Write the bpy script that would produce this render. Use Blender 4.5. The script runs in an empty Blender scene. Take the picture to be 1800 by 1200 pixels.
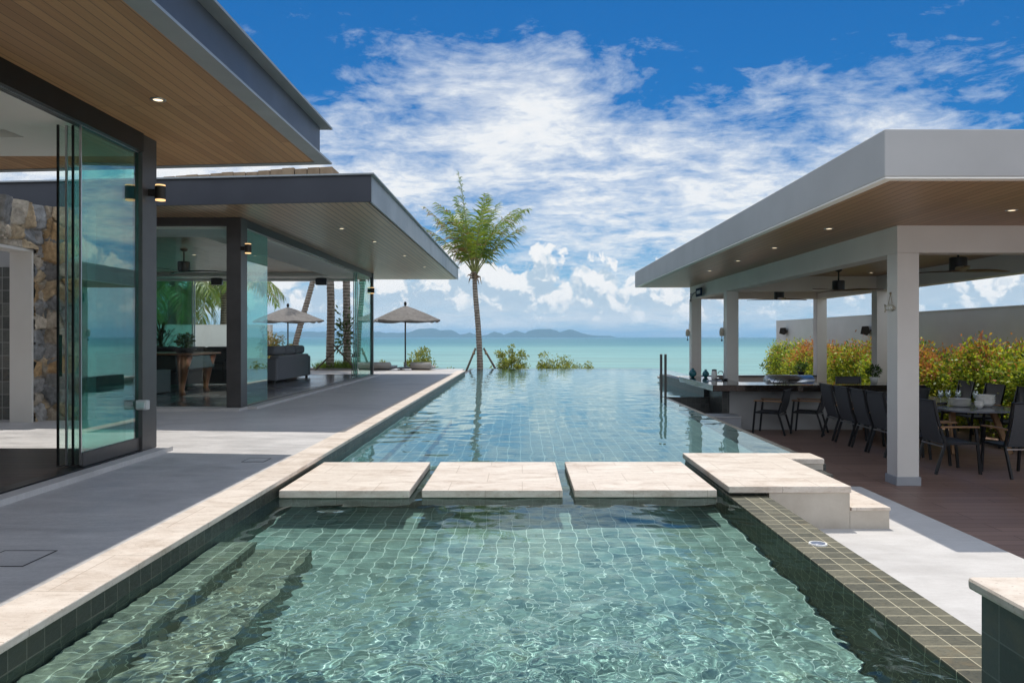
import bpy, bmesh, math, random
import numpy as np
from mathutils import Vector, Matrix

S = bpy.context.scene
C = S.collection
R = math.radians
rng = np.random.default_rng(7)
random.seed(7)

# ------------------------------------------------------------------ camera
cam = bpy.data.cameras.new("camera")
cam_o = bpy.data.objects.new("camera", cam)
C.objects.link(cam_o)
cam_o.location = (0, 0, 1.6)
cam_o.rotation_euler = (R(90), 0, 0)
cam.sensor_width = 36
cam.lens = 26.7
cam.shift_x = -0.010
cam.shift_y = -0.0044
cam.clip_start = 0.05
cam.clip_end = 40000
S.camera = cam_o


# ------------------------------------------------------------------ node helper
class G:
    def __init__(s, nt):
        s.nt = nt

    def n(s, t, inp=None, **at):
        nd = s.nt.nodes.new(t)
        for k, v in at.items():
            setattr(nd, k, v)
        for k, v in (inp or {}).items():
            sk = nd.inputs[k]
            if isinstance(v, bpy.types.NodeSocket):
                s.nt.links.new(v, sk)
            else:
                if sk.type == 'RGBA' and not hasattr(v, '__len__'):
                    v = (v, v, v, 1)
                if sk.type == 'RGBA' and len(v) == 3:
                    v = (*v, 1)
                sk.default_value = v
        return nd

    def m(s, op, a, b=0.0, c=0.0, clamp=False):
        return s.n('ShaderNodeMath', {0: a, 1: b, 2: c}, operation=op, use_clamp=clamp).outputs[0]

    def mix(s, f, a, b, mode='MIX'):
        nd = s.n('ShaderNodeMix', data_type='RGBA', blend_type=mode)
        for i, v in ((0, f), (6, a), (7, b)):
            if isinstance(v, bpy.types.NodeSocket):
                s.nt.links.new(v, nd.inputs[i])
            else:
                if i and len(v) == 3:
                    v = (*v, 1)
                nd.inputs[i].default_value = v
        return nd.outputs[2]

    def ramp(s, f, stops, interp='LINEAR'):
        nd = s.n('ShaderNodeValToRGB', {0: f})
        cr = nd.color_ramp
        cr.interpolation = interp
        while len(cr.elements) < len(stops):
            cr.elements.new(0.5)
        for e, (p, c) in zip(cr.elements, stops):
            e.position = p
            if not hasattr(c, '__len__'):
                c = (c, c, c)
            e.color = (*c[:3], 1)
        return nd.outputs[0]

    def mr(s, v, a, b, c=0.0, d=1.0, smooth=False):
        return s.n('ShaderNodeMapRange', {0: v, 1: a, 2: b, 3: c, 4: d}, clamp=True,
                   interpolation_type='SMOOTHSTEP' if smooth else 'LINEAR').outputs[0]

    def noise(s, vec, scale, detail=4, rough=0.55, dist=0.0):
        return s.n('ShaderNodeTexNoise', {'Vector': vec, 'Scale': scale, 'Detail': detail, 'Roughness': rough,
                                          'Distortion': dist}).outputs[0]

    def vec(s, x, y, z=0.0):
        return s.n('ShaderNodeCombineXYZ', {0: x, 1: y, 2: z}).outputs[0]

    def mapv(s, v, scale=(1, 1, 1), loc=(0, 0, 0), rot=(0, 0, 0)):
        return s.n('ShaderNodeMapping', {'Vector': v, 'Scale': scale, 'Location': loc, 'Rotation': rot}).outputs[0]

    def bump(s, h, strength=0.3, dist=0.01):
        return s.n('ShaderNodeBump', {'Height': h, 'Strength': strength, 'Distance': dist}).outputs[0]


# ------------------------------------------------------------------ world: sky with clouds, sun
SUN_DIR = Vector((0.03, 0.385, 1.0)).normalized()      # towards the sun
world = bpy.data.worlds.new("World")
S.world = world
world.use_nodes = True
wn = world.node_tree
wn.nodes.clear()
g = G(wn)
sky = g.n('ShaderNodeTexSky', sky_type='NISHITA', sun_disc=False, sun_elevation=R(69), sun_rotation=R(4.5),
          altitude=0, air_density=1.0, dust_density=0.3, ozone_density=3.0)
SKY_STRENGTH = 0.1
d = g.n('ShaderNodeTexCoord').outputs['Generated']
sp = g.n('ShaderNodeSeparateXYZ', {0: d})
dx, dy, dz = sp.outputs
hor = g.m('SQRT', g.m('ADD', g.m('MULTIPLY', dx, dx), g.m('MULTIPLY', dy, dy)))
tel = g.m('DIVIDE', dz, g.m('MAXIMUM', hor, 0.02))      # tangent of elevation
az = g.m('ARCTAN2', dx, dy)
skyc = g.mix(1.0, sky.outputs[0], (0.058, 0.41, 0.73), 'MULTIPLY')
haze_f = g.mr(tel, 0.0, 0.20, 1.0, 0.0)
haze_f = g.m('POWER', haze_f, 1.6)
skyc = g.mix(g.m('MULTIPLY', haze_f, 0.85), skyc, (3.6, 5.9, 7.6))
# high broken layer: mottled altocumulus, open blue above, extra cover added overhead and behind for fill light
zz = g.m('ADD', g.m('MAXIMUM', dz, 0.0), 0.17)
pv = g.vec(g.m('DIVIDE', dx, zz), g.m('DIVIDE', dy, zz), 0.0)
pvr = g.mapv(pv, rot=(0, 0, 0.35), scale=(1.15, 1.35, 1))
big = g.noise(g.mapv(pv, loc=(3.7, 1.2, 0)), 0.75, 3, 0.5, 0.3)
fine = g.noise(pvr, 2.6, 10, 0.66, 0.5)
fine2 = g.noise(g.mapv(pvr, loc=(7, 3, 1)), 11.0, 6, 0.62, 0.4)
azn = g.m('ADD', g.m('MULTIPLY', az, 1 / math.pi / 2), 0.5)
vb = g.ramp(azn, [(0.0, .9), (.30, .8), (.42, .33), (.452, .325), (.478, .365), (.505, .385), (.518, .315), (.535, .30),
                  (.56, .275), (.59, .262), (.64, .27), (.76, .8), (1.0, .9)])
cover = g.mr(g.m('SUBTRACT', vb, tel), -0.09, 0.10, -0.52, 0.36)
cover = g.m('ADD', cover, g.mr(tel, 0.75, 1.3, 0.0, 0.72))
low = g.mr(tel, 0.10, 0.165, -0.10, 0.0)
dens = g.m('ADD', g.m('ADD', cover, low),
           g.m('ADD', g.m('MULTIPLY', g.m('SUBTRACT', big, 0.5), 1.45),
               g.m('ADD', g.m('MULTIPLY', g.m('SUBTRACT', fine, 0.5), 1.6),
                   g.m('MULTIPLY', g.m('SUBTRACT', fine2, 0.5), 0.75))))
alto = g.mr(dens, -0.20, 0.46, 0.0, 0.96)
altoc = g.mix(g.mr(dens, 0.0, 0.7), (6.6, 7.2, 7.8), (8.4, 8.4, 8.35))
# out-of-view clouds overhead and behind the viewer, added and brightened to fill the shade
fill_clouds = g.m('MAXIMUM', g.mr(tel, 0.8, 1.5), g.mr(g.m('ABSOLUTE', az), 1.1, 1.8))
altoc = g.mix(fill_clouds, altoc, (11.6, 12.6, 13.9))
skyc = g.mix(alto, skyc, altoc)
# cumulus bank on the horizon
cv = g.vec(g.m('ADD', az, 0.21), g.m('MULTIPLY', tel, 1.1), 0.0)
prof = g.n('ShaderNodeTexNoise', {'W': g.m('ADD', az, 4.38), 'Scale': 9.0, 'Detail': 3.0, 'Roughness': .55}, noise_dimensions='1D').outputs[0]
ctop = g.m('ADD', g.m('MULTIPLY', g.m('SUBTRACT', prof, 0.5), 0.13), 0.114)
wrp = g.n('ShaderNodeTexNoise', {'Vector': cv, 'Scale': 26.0, 'Detail': 5.0}).outputs[1]
cvw = g.n('ShaderNodeVectorMath', {0: cv, 1: g.n('ShaderNodeVectorMath', {0: wrp, 'Scale': .040}, operation='SCALE').outputs[0]}, operation='ADD').outputs[0]


def puffs(v):
    a_ = g.n('ShaderNodeTexVoronoi', {'Vector': v, 'Scale': 23.0}, feature='F1').outputs[0]
    b_ = g.n('ShaderNodeTexVoronoi', {'Vector': v, 'Scale': 58.0}, feature='F1').outputs[0]
    c_ = g.n('ShaderNodeTexVoronoi', {'Vector': v, 'Scale': 140.0}, feature='F1').outputs[0]
    return g.m('SUBTRACT', 1.0, g.m('ADD', g.m('MULTIPLY', a_, .85), g.m('ADD', g.m('MULTIPLY', b_, .36), g.m('MULTIPLY', c_, .22))))


puff = puffs(cvw)
puff_dn = puffs(g.mapv(cvw, loc=(0.007, 0.020, 0)))
cn = g.noise(cv, 16, 6, 0.6, 0.2)
cd = g.m('ADD', g.m('MULTIPLY', g.m('SUBTRACT', ctop, tel), 17.0),
         g.m('ADD', g.m('MULTIPLY', g.m('SUBTRACT', puff, 0.42), 1.3), g.m('MULTIPLY', g.m('SUBTRACT', cn, 0.5), 1.3)))
cbase = g.mr(g.m('ADD', tel, g.m('MULTIPLY', g.m('SUBTRACT', cn, .5), .03)), 0.004, 0.050)
cum = g.m('MULTIPLY', g.mr(cd, 0.0, 0.20), cbase)
shade = g.m('ADD', g.m('MULTIPLY', g.m('SUBTRACT', puff, puff_dn), 2.3),
            g.m('ADD', g.m('MULTIPLY', puff, 0.75), g.m('ADD', g.mr(tel, 0.025, 0.075, -0.36, 0.22), g.mr(cd, .1, 1.1, .12, -.16))))
cumc = g.mix(g.mr(shade, -0.05, 0.58), (4.4, 5.5, 6.5), (8.6, 8.55, 8.45))
skyc = g.mix(g.m('MULTIPLY', cum, 0.96), skyc, cumc)
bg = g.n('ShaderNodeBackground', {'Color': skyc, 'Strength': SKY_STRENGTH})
wo = g.n('ShaderNodeOutputWorld', {'Surface': bg.outputs[0]})

sun = bpy.data.lights.new("sun", 'SUN')
sun.energy = 3.3
sun.angle = R(0.5)
sun.color = (1.0, 0.955, 0.885)
sun.cycles.is_caustics_light = True
sun_o = bpy.data.objects.new("sun", sun)
C.objects.link(sun_o)
sun_o.rotation_euler = SUN_DIR.to_track_quat('Z', 'Y').to_euler()
sun_o.location = (0, 0, 30)

S.view_settings.view_transform = 'Standard'
S.view_settings.look = 'None'
S.view_settings.exposure = 0.2
S.view_settings.gamma = 1.0
S.view_settings.use_curve_mapping = False
S.render.engine = 'CYCLES'
cy = S.cycles
cy.use_denoising = True
cy.max_bounces = 14
cy.diffuse_bounces = 4
cy.glossy_bounces = 5
cy.transmission_bounces = 8
cy.transparent_max_bounces = 24
cy.sample_clamp_indirect = 6
cy.sample_clamp_direct = 0
cy.blur_glossy = 0.3


# ------------------------------------------------------------------ materials
def PM(name, base=(.5, .5, .5), rough=.5, metal=0.0, spec=None):
    m = bpy.data.materials.new(name)
    m.use_nodes = True
    b = m.node_tree.nodes['Principled BSDF']
    b.inputs['Base Color'].default_value = (*base, 1)
    b.inputs['Roughness'].default_value = rough
    b.inputs['Metallic'].default_value = metal
    if spec is not None:
        b.inputs['Specular IOR Level'].default_value = spec
    return m, G(m.node_tree), b


def uvc(g):
    return g.n('ShaderNodeTexCoord').outputs['UV']


def objc(g):
    return g.n('ShaderNodeTexCoord').outputs['Object']


def put(g, b, **kw):
    for k, v in kw.items():
        g.nt.links.new(v, b.inputs[k.replace('_', ' ')])


def noisy(name, c1, c2, scale=6, rough=.5, bump=.0, metal=0.0, detail=6, spec=None, r2=None, bscale=None):
    m, g, b = PM(name, c1, rough, metal, spec)
    v = objc(g)
    f = g.noise(v, scale, detail, .6)
    put(g, b, Base_Color=g.ramp(f, [(.3, c1), (.7, c2)]))
    if r2 is not None:
        put(g, b, Roughness=g.mr(g.noise(v, scale * .7, 3), .35, .65, rough, r2))
    if bump:
        put(g, b, Normal=g.bump(g.noise(v, bscale or scale * 8, 4), bump, .004))
    return m


def tile_mat(name, size, c1, c2, grout, rough=.45, mort=.028, skew=0.0, off=(0, 0)):
    m, g, b = PM(name, c1, rough)
    v = g.mapv(uvc(g), loc=(off[0], off[1], 0))
    br = g.n('ShaderNodeTexBrick', {'Vector': v, 'Color1': (0, 0, 0), 'Color2': (1, 1, 1), 'Mortar': (.5, .5, .5),
                                    'Scale': 1 / size, 'Mortar Size': mort, 'Mortar Smooth': .15, 'Bias': 0.0,
                                    'Brick Width': 1.0, 'Row Height': 1.0}, offset=0.0, squash=1.0)
    mot = g.m('ADD', g.m('MULTIPLY', g.noise(g.mapv(v, scale=(1, 2.2, 1), rot=(0, 0, .4)), 2.6 / size, 9, .72, .7), .7), g.m('MULTIPLY', g.noise(v, 11 / size, 4, .7), .3))
    big = g.noise(v, 1.3, 3, .5)
    mot = g.mr(mot, .34, .66)
    tone = g.m('ADD', g.m('MULTIPLY', br.outputs[0], .42), g.m('ADD', g.m('MULTIPLY', mot, .52), .13))
    mid = tuple((a + b_) / 2 for a, b_ in zip(c1, c2))
    col = g.ramp(tone, [(.2, c1), (.62, mid), (1.0, c2)])
    rust = (c2[0] * 1.25, c2[1] * .95, c2[2] * .65)
    col = g.mix(g.mr(g.noise(v, 2.3 / size * .2, 5, .6), .58, .75, 0, .55), col, rust)
    gr = g.mix(g.mr(big, .3, .7), tuple(x * .8 for x in grout), grout)
    col = g.mix(br.outputs[1], col, gr)
    put(g, b, Base_Color=col)
    put(g, b, Normal=g.bump(g.m('SUBTRACT', g.m('MULTIPLY', mot, .35), g.m('MULTIPLY', br.outputs[1], .8)), .5, .004))
    put(g, b, Roughness=g.mr(mot, .3, .7, rough, rough + .25))
    return m


def board_mat(name, c1, c2, width, rough, length=2.6, groove=.5, spec=.5, along='Y', gap=.035):
    """timber boards lying along Y (or X) in the plane of the UVs"""
    m, g, b = PM(name, c1, rough, 0, spec)
    v = uvc(g)
    rot = (0, 0, R(90)) if along == 'Y' else (0, 0, 0)
    vr = g.mapv(v, rot=rot)
    br = g.n('ShaderNodeTexBrick', {'Vector': vr, 'Color1': (0, 0, 0), 'Color2': (1, 1, 1), 'Mortar': (.5, .5, .5),
                                    'Scale': 1.0, 'Mortar Size': width * gap, 'Mortar Smooth': .1, 'Bias': 0.0,
                                    'Brick Width': length, 'Row Height': width}, offset=.37, offset_frequency=3)
    gv = g.mapv(vr, scale=(.55, 14, 1))
    grain = g.noise(gv, 3.2, 8, .68, .9)
    fine = g.noise(g.mapv(vr, scale=(1.5, 90, 1)), 2.0, 4, .6)
    tone = g.m('ADD', g.m('ADD', g.m('MULTIPLY', br.outputs[0], .22), .06), g.m('ADD', g.m('MULTIPLY', grain, .62), g.m('MULTIPLY', fine, .22)))
    mid = tuple((a + b_) / 2 for a, b_ in zip(c1, c2))
    col = g.ramp(tone, [(.3, c1), (.6, mid), (.9, c2)])
    col = g.mix(g.m('MULTIPLY', br.outputs[1], groove), col, tuple(x * .22 for x in c1))
    put(g, b, Base_Color=col)
    put(g, b, Normal=g.bump(g.m('SUBTRACT', g.m('MULTIPLY', grain, .15), br.outputs[1]), .4, .003))
    put(g, b, Roughness=g.mr(grain, .3, .7, rough, min(1, rough + .12)))
    return m


def travertine(name, c_lo, c_hi, joint=(.62, .42), con=1.0):
    m, g, b = PM(name, c_hi, .55, 0, .35)
    v = uvc(g)
    cloud = g.noise(g.mapv(v, scale=(1, 2.2, 1)), 2.6, 8, .62, .8)
    vein = g.noise(g.mapv(v, scale=(2.2, 7, 1), rot=(0, 0, .2)), 3.0, 7, .7, 1.4)
    pit = g.noise(v, 60, 3, .6)
    br = g.n('ShaderNodeTexBrick', {'Vector': v, 'Color1': (.2, .2, .2), 'Color2': (.8, .8, .8), 'Mortar': (.5, .5, .5), 'Scale': 1.0,
                                    'Mortar Size': .0028, 'Mortar Smooth': .2, 'Bias': 0.0, 'Brick Width': joint[0],
                                    'Row Height': joint[1]}, offset=.5)
    sand = g.noise(v, 34, 5, .7)
    t = g.m('ADD', g.m('MULTIPLY', g.mr(cloud, .3, .7), .42), g.m('ADD', g.m('MULTIPLY', g.mr(vein, .3, .7), .26), g.m('ADD', g.m('MULTIPLY', br.outputs[0], .16), g.m('MULTIPLY', sand, .30))))
    col = g.ramp(t, [(.30, c_lo), (.52, tuple((a * .4 + b_ * .6) for a, b_ in zip(c_lo, c_hi))), (.76, c_hi)])
    col = g.mix(g.mr(vein, .58, .74, 0, .6), col, (.50, .30, .19))
    col = g.mix(g.m('MULTIPLY', g.mr(pit, .62, .70), .6), col, (.30, .21, .15))
    col = g.mix(g.m('MULTIPLY', br.outputs[1], .7), col, (.33, .245, .18))
    put(g, b, Base_Color=col)
    put(g, b, Normal=g.bump(g.m('SUBTRACT', g.m('MULTIPLY', cloud, .2), g.m('ADD', g.mr(pit, .62, .74), br.outputs[1])), .35, .003))
    return m


def glass_mat(name, tint, thin=.04, tint_edge=None):
    m = bpy.data.materials.new(name)
    m.use_nodes = True
    nt = m.node_tree
    nt.nodes.clear()
    g = G(nt)
    lw = g.n('ShaderNodeLayerWeight', {'Blend': 0.5})
    fac = g.m('ADD', g.m('MULTIPLY', g.m('POWER', lw.outputs['Facing'], 5.0), 1 - thin), thin)
    tr = g.n('ShaderNodeBsdfTransparent', {'Color': (*tint, 1)})
    gl = g.n('ShaderNodeBsdfGlossy', {'Color': (.96, 1, .99, 1), 'Roughness': 0.0})
    mx = g.n('ShaderNodeMixShader', {0: fac, 1: tr.outputs[0], 2: gl.outputs[0]})
    g.n('ShaderNodeOutputMaterial', {0: mx.outputs[0]})
    return m


def leaf_mat(name, rough=.5, trans=.35, sat=1.0):
    m, g, b = PM(name, (.1, .2, .05), rough, 0, .4)
    at = g.n('ShaderNodeAttribute', attribute_name='Col').outputs[0]
    put(g, b, Base_Color=at)
    tl = g.n('ShaderNodeBsdfTranslucent', {'Color': g.mix(1.0, at, (1.5, 1.6, .7), 'MULTIPLY')})
    mx = g.n('ShaderNodeMixShader', {0: trans, 1: b.outputs[0], 2: tl.outputs[0]})
    out = [n for n in g.nt.nodes if n.type == 'OUTPUT_MATERIAL'][0]
    g.nt.links.new(mx.outputs[0], out.inputs[0])
    return m


def emit_mat(name, col, s):
    m, g, b = PM(name, col, .4)
    b.inputs['Emission Color'].default_value = (*col, 1)
    b.inputs['Emission Strength'].default_value = s
    return m


M = {}
M['spa_tile'] = tile_mat('spa_tile', .118, (.088, .128, .114), (.33, .405, .355), (.74, .75, .68), off=(-.0515, .03))
M['step_tile'] = tile_mat('step_tile', .118, (.065, .072, .055), (.29, .28, .21), (.62, .60, .48), off=(-.0515, .03))
M['rim_tile'] = tile_mat('rim_tile', .118, (.026, .030, .020), (.165, .150, .098), (.58, .52, .36), .5, .022, off=(-.0815, .03))
M['pool_tile'] = tile_mat('pool_tile', .155, (.060, .125, .130), (.155, .235, .225), (.42, .52, .48), off=(.03, .02))
M['wall_tile'] = tile_mat('wall_tile', .118, (.022, .026, .020), (.075, .078, .058), (.16, .16, .12), .3, off=(.02, -.019))
M['dark_tile'] = tile_mat('dark_tile', .105, (.014, .015, .014), (.075, .075, .065), (.11, .11, .095), .3, .025)
M['pillar_tile'] = tile_mat('pillar_tile', .145, (.022, .026, .023), (.135, .142, .125), (.16, .165, .15), .35, .022, off=(.12, -.05))
M['grey_tile'] = tile_mat('grey_tile', .19, (.05, .055, .05), (.20, .20, .18), (.35, .35, .33), .4)
M['travertine'] = travertine('travertine', (.45, .35, .27), (.73, .65, .56))
M['coping'] = travertine('coping_stone', (.45, .355, .275), (.74, .655, .57), (.9, .6))
M['render'] = noisy('cream_render', (.43, .37, .30), (.56, .50, .42), 3.5, .8, .15, detail=9)
def cement(name, c1, c2, rough):
    m, g, b = PM(name, c1, rough)
    v = objc(g)
    n1 = g.noise(g.mapv(v, scale=(1, 3.5, 1)), 1.4, 10, .66, .6)
    n2 = g.noise(g.mapv(v, scale=(2, 9, 1), rot=(0, 0, .05)), 4.0, 6, .7, .3)
    n3 = g.noise(v, 55, 4, .7)
    st = g.noise(g.mapv(v, loc=(4, 2, 0)), .55, 5, .6, .8)
    t_ = g.m('ADD', g.m('MULTIPLY', n1, .5), g.m('ADD', g.m('MULTIPLY', n2, .28), g.m('MULTIPLY', n3, .22)))
    col = g.ramp(t_, [(.36, c1), (.62, c2)])
    col = g.mix(g.mr(st, .52, .70, 0, .34), col, tuple(x * .62 for x in c1))
    put(g, b, Base_Color=col, Roughness=g.mr(n1, .35, .65, rough, rough + .22), Normal=g.bump(n3, .10, .003))
    return m


M['terrace'] = cement('polished_cement', (.37, .355, .345), (.61, .585, .565), .42)
M['patio'] = cement('pale_cement', (.46, .435, .41), (.585, .56, .535), .55)
M['plaster'] = noisy('white_plaster', (.64, .605, .56), (.72, .685, .64), .9, .7, .08, detail=8, bscale=30)
M['grey_plaster'] = noisy('grey_plaster', (.40, .395, .385), (.49, .485, .475), .8, .7, .1, detail=9, bscale=30)
M['wall_plaster'] = noisy('boundary_wall_paint', (.49, .48, .455), (.58, .57, .545), .7, .75, .1, detail=9, bscale=25)
M['base_plaster'] = noisy('skirting_paint', (.30, .31, .33), (.36, .37, .39), 2, .6, .05)
M['ceiling'] = noisy('ceiling_paint', (.80, .775, .72), (.84, .815, .76), .6, .8)
M['roof_plaster'] = noisy('grey_roof_plaster', (.37, .365, .36), (.44, .435, .43), .7, .7, .08, detail=9, bscale=30)
M['steel'] = noisy('grey_painted_steel', (.060, .073, .097), (.085, .10, .128), 1.4, .38, .05, metal=.25, r2=.5, detail=8)
M['dark_steel'] = noisy('dark_painted_steel', (.028, .031, .042), (.042, .046, .06), 1.2, .42, .04, metal=.1, r2=.55, detail=8)
M['fascia'] = noisy('zinc_fascia', (.26, .285, .30), (.36, .385, .40), 1.1, .42, .04, metal=.35, r2=.55, detail=9)
M['frame'] = noisy('bronze_frame', (.060, .056, .054), (.085, .080, .076), 3, .38, metal=.3)
M['track'] = noisy('black_track', (.012, .012, .012), (.02, .02, .02), 4, .3, metal=.3)
M['alu'] = noisy('brushed_aluminium', (.45, .46, .47), (.6, .61, .62), 8, .28, metal=.9)
M['soffit'] = board_mat('cedar_soffit', (.27, .135, .055), (.58, .335, .155), .095, .40, 3.4, .8)
M['soffit_grey'] = board_mat('oiled_soffit', (.33, .215, .125), (.57, .40, .255), .11, .28, 3.4, .9, gap=.085)
M['soffit_dark'] = board_mat('brown_soffit', (.28, .17, .095), (.48, .30, .175), .11, .34, 3.4, .7, gap=.06)
M['floorwood'] = board_mat('dark_floor', (.055, .040, .031), (.13, .095, .07), .15, .35, 1.8, .7, along='X')
M['deck'] = board_mat('brown_plank_paving', (.21, .13, .10), (.40, .255, .197), .165, .42, 1.2, .7, along='X')
M['roomfloor'] = noisy('dark_polished_floor', (.085, .085, .09), (.12, .12, .125), 1.2, .16, detail=8, r2=.28)
M['glass'] = glass_mat('clear_glass', (.92, .972, .955), .05)
M['glass_green'] = glass_mat('green_glass', (.46, .78, .73), .16)
M['granite'] = noisy('black_granite', (.010, .008, .007), (.035, .026, .02), 60, .06, detail=4)
M['sling'] = noisy('charcoal_mesh_fabric', (.045, .046, .051), (.085, .086, .093), 120, .75, .3, bscale=300)
M['chair_metal'] = noisy('dark_chair_metal', (.018, .018, .02), (.028, .028, .03), 6, .35, metal=.4)
M['teak'] = board_mat('teak', (.17, .085, .035), (.36, .20, .095), .08, .5, 1.0, .2)
M['blade'] = noisy('fan_blade_wood', (.10, .055, .028), (.17, .10, .05), 14, .4)
M['bronze'] = noisy('dark_bronze', (.022, .017, .014), (.035, .028, .022), 8, .35, metal=.6)
M['table_top'] = noisy('slate_table_top', (.15, .16, .19), (.20, .21, .24), 5, .14, r2=.22)
M['ceramic'] = noisy('white_ceramic', (.72, .70, .66), (.78, .76, .72), 4, .18)
M['wine_glass'] = glass_mat('wine_glass', (.92, .95, .945), .38)
M['sofa'] = noisy('charcoal_sofa_fabric', (.125, .128, .143), (.18, .184, .20), 70, .9, .25, bscale=200)
M['sofa_dark'] = noisy('black_sofa_fabric', (.035, .032, .034), (.055, .052, .053), 70, .9, .25, bscale=200)
M['copper'] = noisy('copper_trim', (.30, .11, .055), (.42, .17, .09), 9, .32, metal=.8)
M['ebony'] = noisy('dark_lacquer', (.03, .024, .02), (.05, .042, .036), 5, .25)
M['canopy'] = noisy('taupe_canvas', (.145, .13, .118), (.205, .188, .172), 9, .9, .2, bscale=160)
M['pole'] = noisy('dark_pole', (.055, .05, .045), (.085, .075, .065), 10, .45)
M['lounger'] = noisy('grey_wicker', (.26, .25, .23), (.36, .345, .32), 50, .8, .3, bscale=90)
M['concrete'] = noisy('weathered_concrete', (.20, .20, .195), (.31, .305, .295), 3, .8, .2, detail=10)
M['stone'] = None
def bark_mat():
    m, g, b = PM('palm_bark', (.2, .17, .14), .9)
    v = objc(g)
    n1 = g.noise(v, 7, 7, .65)
    z = g.n('ShaderNodeSeparateXYZ', {0: v}).outputs[2]
    ring = g.m('SINE', g.m('ADD', g.m('MULTIPLY', z, 2 * math.pi / .12), g.m('MULTIPLY', n1, 2.2)))
    t_ = g.m('ADD', g.m('MULTIPLY', ring, .20), n1)
    put(g, b, Base_Color=g.ramp(t_, [(.25, (.10, .078, .058)), (.5, (.25, .205, .165)), (.75, (.36, .31, .26))]))
    put(g, b, Normal=g.bump(t_, .8, .02))
    return m


M['bark'] = bark_mat()
M['husk'] = noisy('dry_husk', (.12, .08, .045), (.24, .165, .1), 12, .9)
M['stake'] = noisy('timber_stake', (.06, .045, .032), (.12, .095, .07), 14, .8)
M['leaf'] = leaf_mat('leaf', .45, .30)
M['palm_leaf'] = leaf_mat('palm_leaf', .38, .28)
M['socket'] = noisy('grey_plastic', (.40, .41, .40), (.47, .48, .47), 10, .35)
M['black'] = noisy('black_plastic', (.012, .012, .013), (.02, .02, .021), 8, .4)
M['lens'] = emit_mat('lamp_lens', (1.0, .78, .52), 1.6)
M['glow'] = emit_mat('warm_lamp_glow', (1.0, .62, .28), 1.1)
M['soil'] = noisy('soil', (.05, .036, .024), (.10, .075, .05), 5, .95, .3)
M['ground'] = noisy('sandy_ground', (.20, .165, .11), (.34, .29, .21), .6, .95, .2, detail=10)
M['teal_glass'] = noisy('teal_glaze', (.02, .13, .16), (.05, .2, .22), 9, .12)
M['terracotta'] = noisy('dark_ribbed_pot', (.02, .02, .022), (.04, .04, .043), 20, .5)
M['rooftile'] = noisy('brown_shingle', (.20, .135, .08), (.33, .235, .15), 6, .85, .3)
M['lid'] = noisy('blue_grey_lid', (.13, .16, .22), (.18, .21, .28), 15, .4)
M['white_paint'] = noisy('white_paint', (.74, .73, .70), (.8, .79, .76), 9, .4)
M['line'] = noisy('dark_joint', (.03, .03, .03), (.05, .05, .05), 9, .6)
M['driftwood'] = noisy('bleached_driftwood', (.40, .35, .27), (.55, .50, .41), 18, .8)
M['rope'] = noisy('hemp_rope', (.25, .19, .12), (.35, .27, .18), 30, .9)
M['sign_face'] = noisy('sign_face', (.016, .028, .055), (.024, .038, .07), 9, .9, spec=.08)
M['sign_text'] = noisy('sign_lettering', (.55, .58, .62), (.62, .65, .69), 9, .5)
M['island'] = noisy('forested_island', (.030, .050, .032), (.050, .075, .045), .003, .95)
M['hill'] = noisy('forested_hill', (.010, .026, .012), (.035, .062, .025), .09, .95, detail=10)


def stone_mat():
    m, g, b = PM('field_stone', (.2, .2, .2), .8)
    at = g.n('ShaderNodeAttribute', attribute_name='Col').outputs[0]
    v = objc(g)
    n1 = g.noise(v, 9, 8, .65, .3)
    col = g.mix(1.0, at, g.ramp(n1, [(.25, .45), (.5, .95), (.75, 1.45)]), 'MULTIPLY')
    put(g, b, Base_Color=col)
    put(g, b, Normal=g.bump(n1, .8, .03))
    return m


M['stone'] = stone_mat()


def water_mat(name, tint):
    m = bpy.data.materials.new(name)
    m.use_nodes = True
    nt = m.node_tree
    nt.nodes.clear()
    g = G(nt)
    gl = g.n('ShaderNodeBsdfGlass', {'Color': (*tint, 1), 'Roughness': 0.0, 'IOR': 1.333})
    g.n('ShaderNodeOutputMaterial', {0: gl.outputs[0]})
    return m


M['spa_water'] = water_mat('spa_water', (.79, .965, .96))
M['pool_water'] = water_mat('pool_water', (.80, .96, .985))


def sea_mat():
    m, g, b = PM('sea', (.1, .3, .3), .12, 0, .5)
    v = objc(g)
    s = g.n('ShaderNodeSeparateXYZ', {0: v})
    yy = s.outputs[1]
    wob = g.noise(g.mapv(v, scale=(.002, .008, 1)), 1.0, 5, .6, .6)
    ly = g.m('LOGARITHM', g.m('MAXIMUM', g.m('ADD', yy, g.m('MULTIPLY', g.m('SUBTRACT', wob, .5), g.m('MULTIPLY', yy, .55))), 10), 10)
    col = g.ramp(g.m('DIVIDE', g.m('SUBTRACT', ly, 1.5), 2.6),
                 [(0.0, (.225, .365, .315)), (.25, (.215, .375, .325)), (.36, (.16, .345, .315)), (.405, (.07, .225, .235)),
                  (.46, (.03, .165, .20)), (.8, (.018, .12, .165)), (1, (.018, .11, .16))])
    bands = g.noise(g.mapv(v, scale=(.004, .05, 1)), 1.0, 6, .65, .5)
    col = g.mix(g.mr(bands, .35, .7, 0, .45), col, (.11, .275, .28))
    rip = g.noise(g.mapv(v, scale=(.022, .16, 1)), 1.0, 7, .72, .3)
    col = g.mix(1.0, col, g.ramp(rip, [(.3, .62), (.5, 1.0), (.7, 1.22)]), 'MULTIPLY')
    put(g, b, Base_Color=col)
    w1 = g.noise(g.mapv(v, scale=(.35, 1.0, 1)), .9, 6, .65, .4)
    put(g, b, Normal=g.bump(w1, .55, .35))
    b.inputs['Roughness'].default_value = .35
    b.inputs['Specular IOR Level'].default_value = .22
    return m


M['sea'] = sea_mat()


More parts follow.
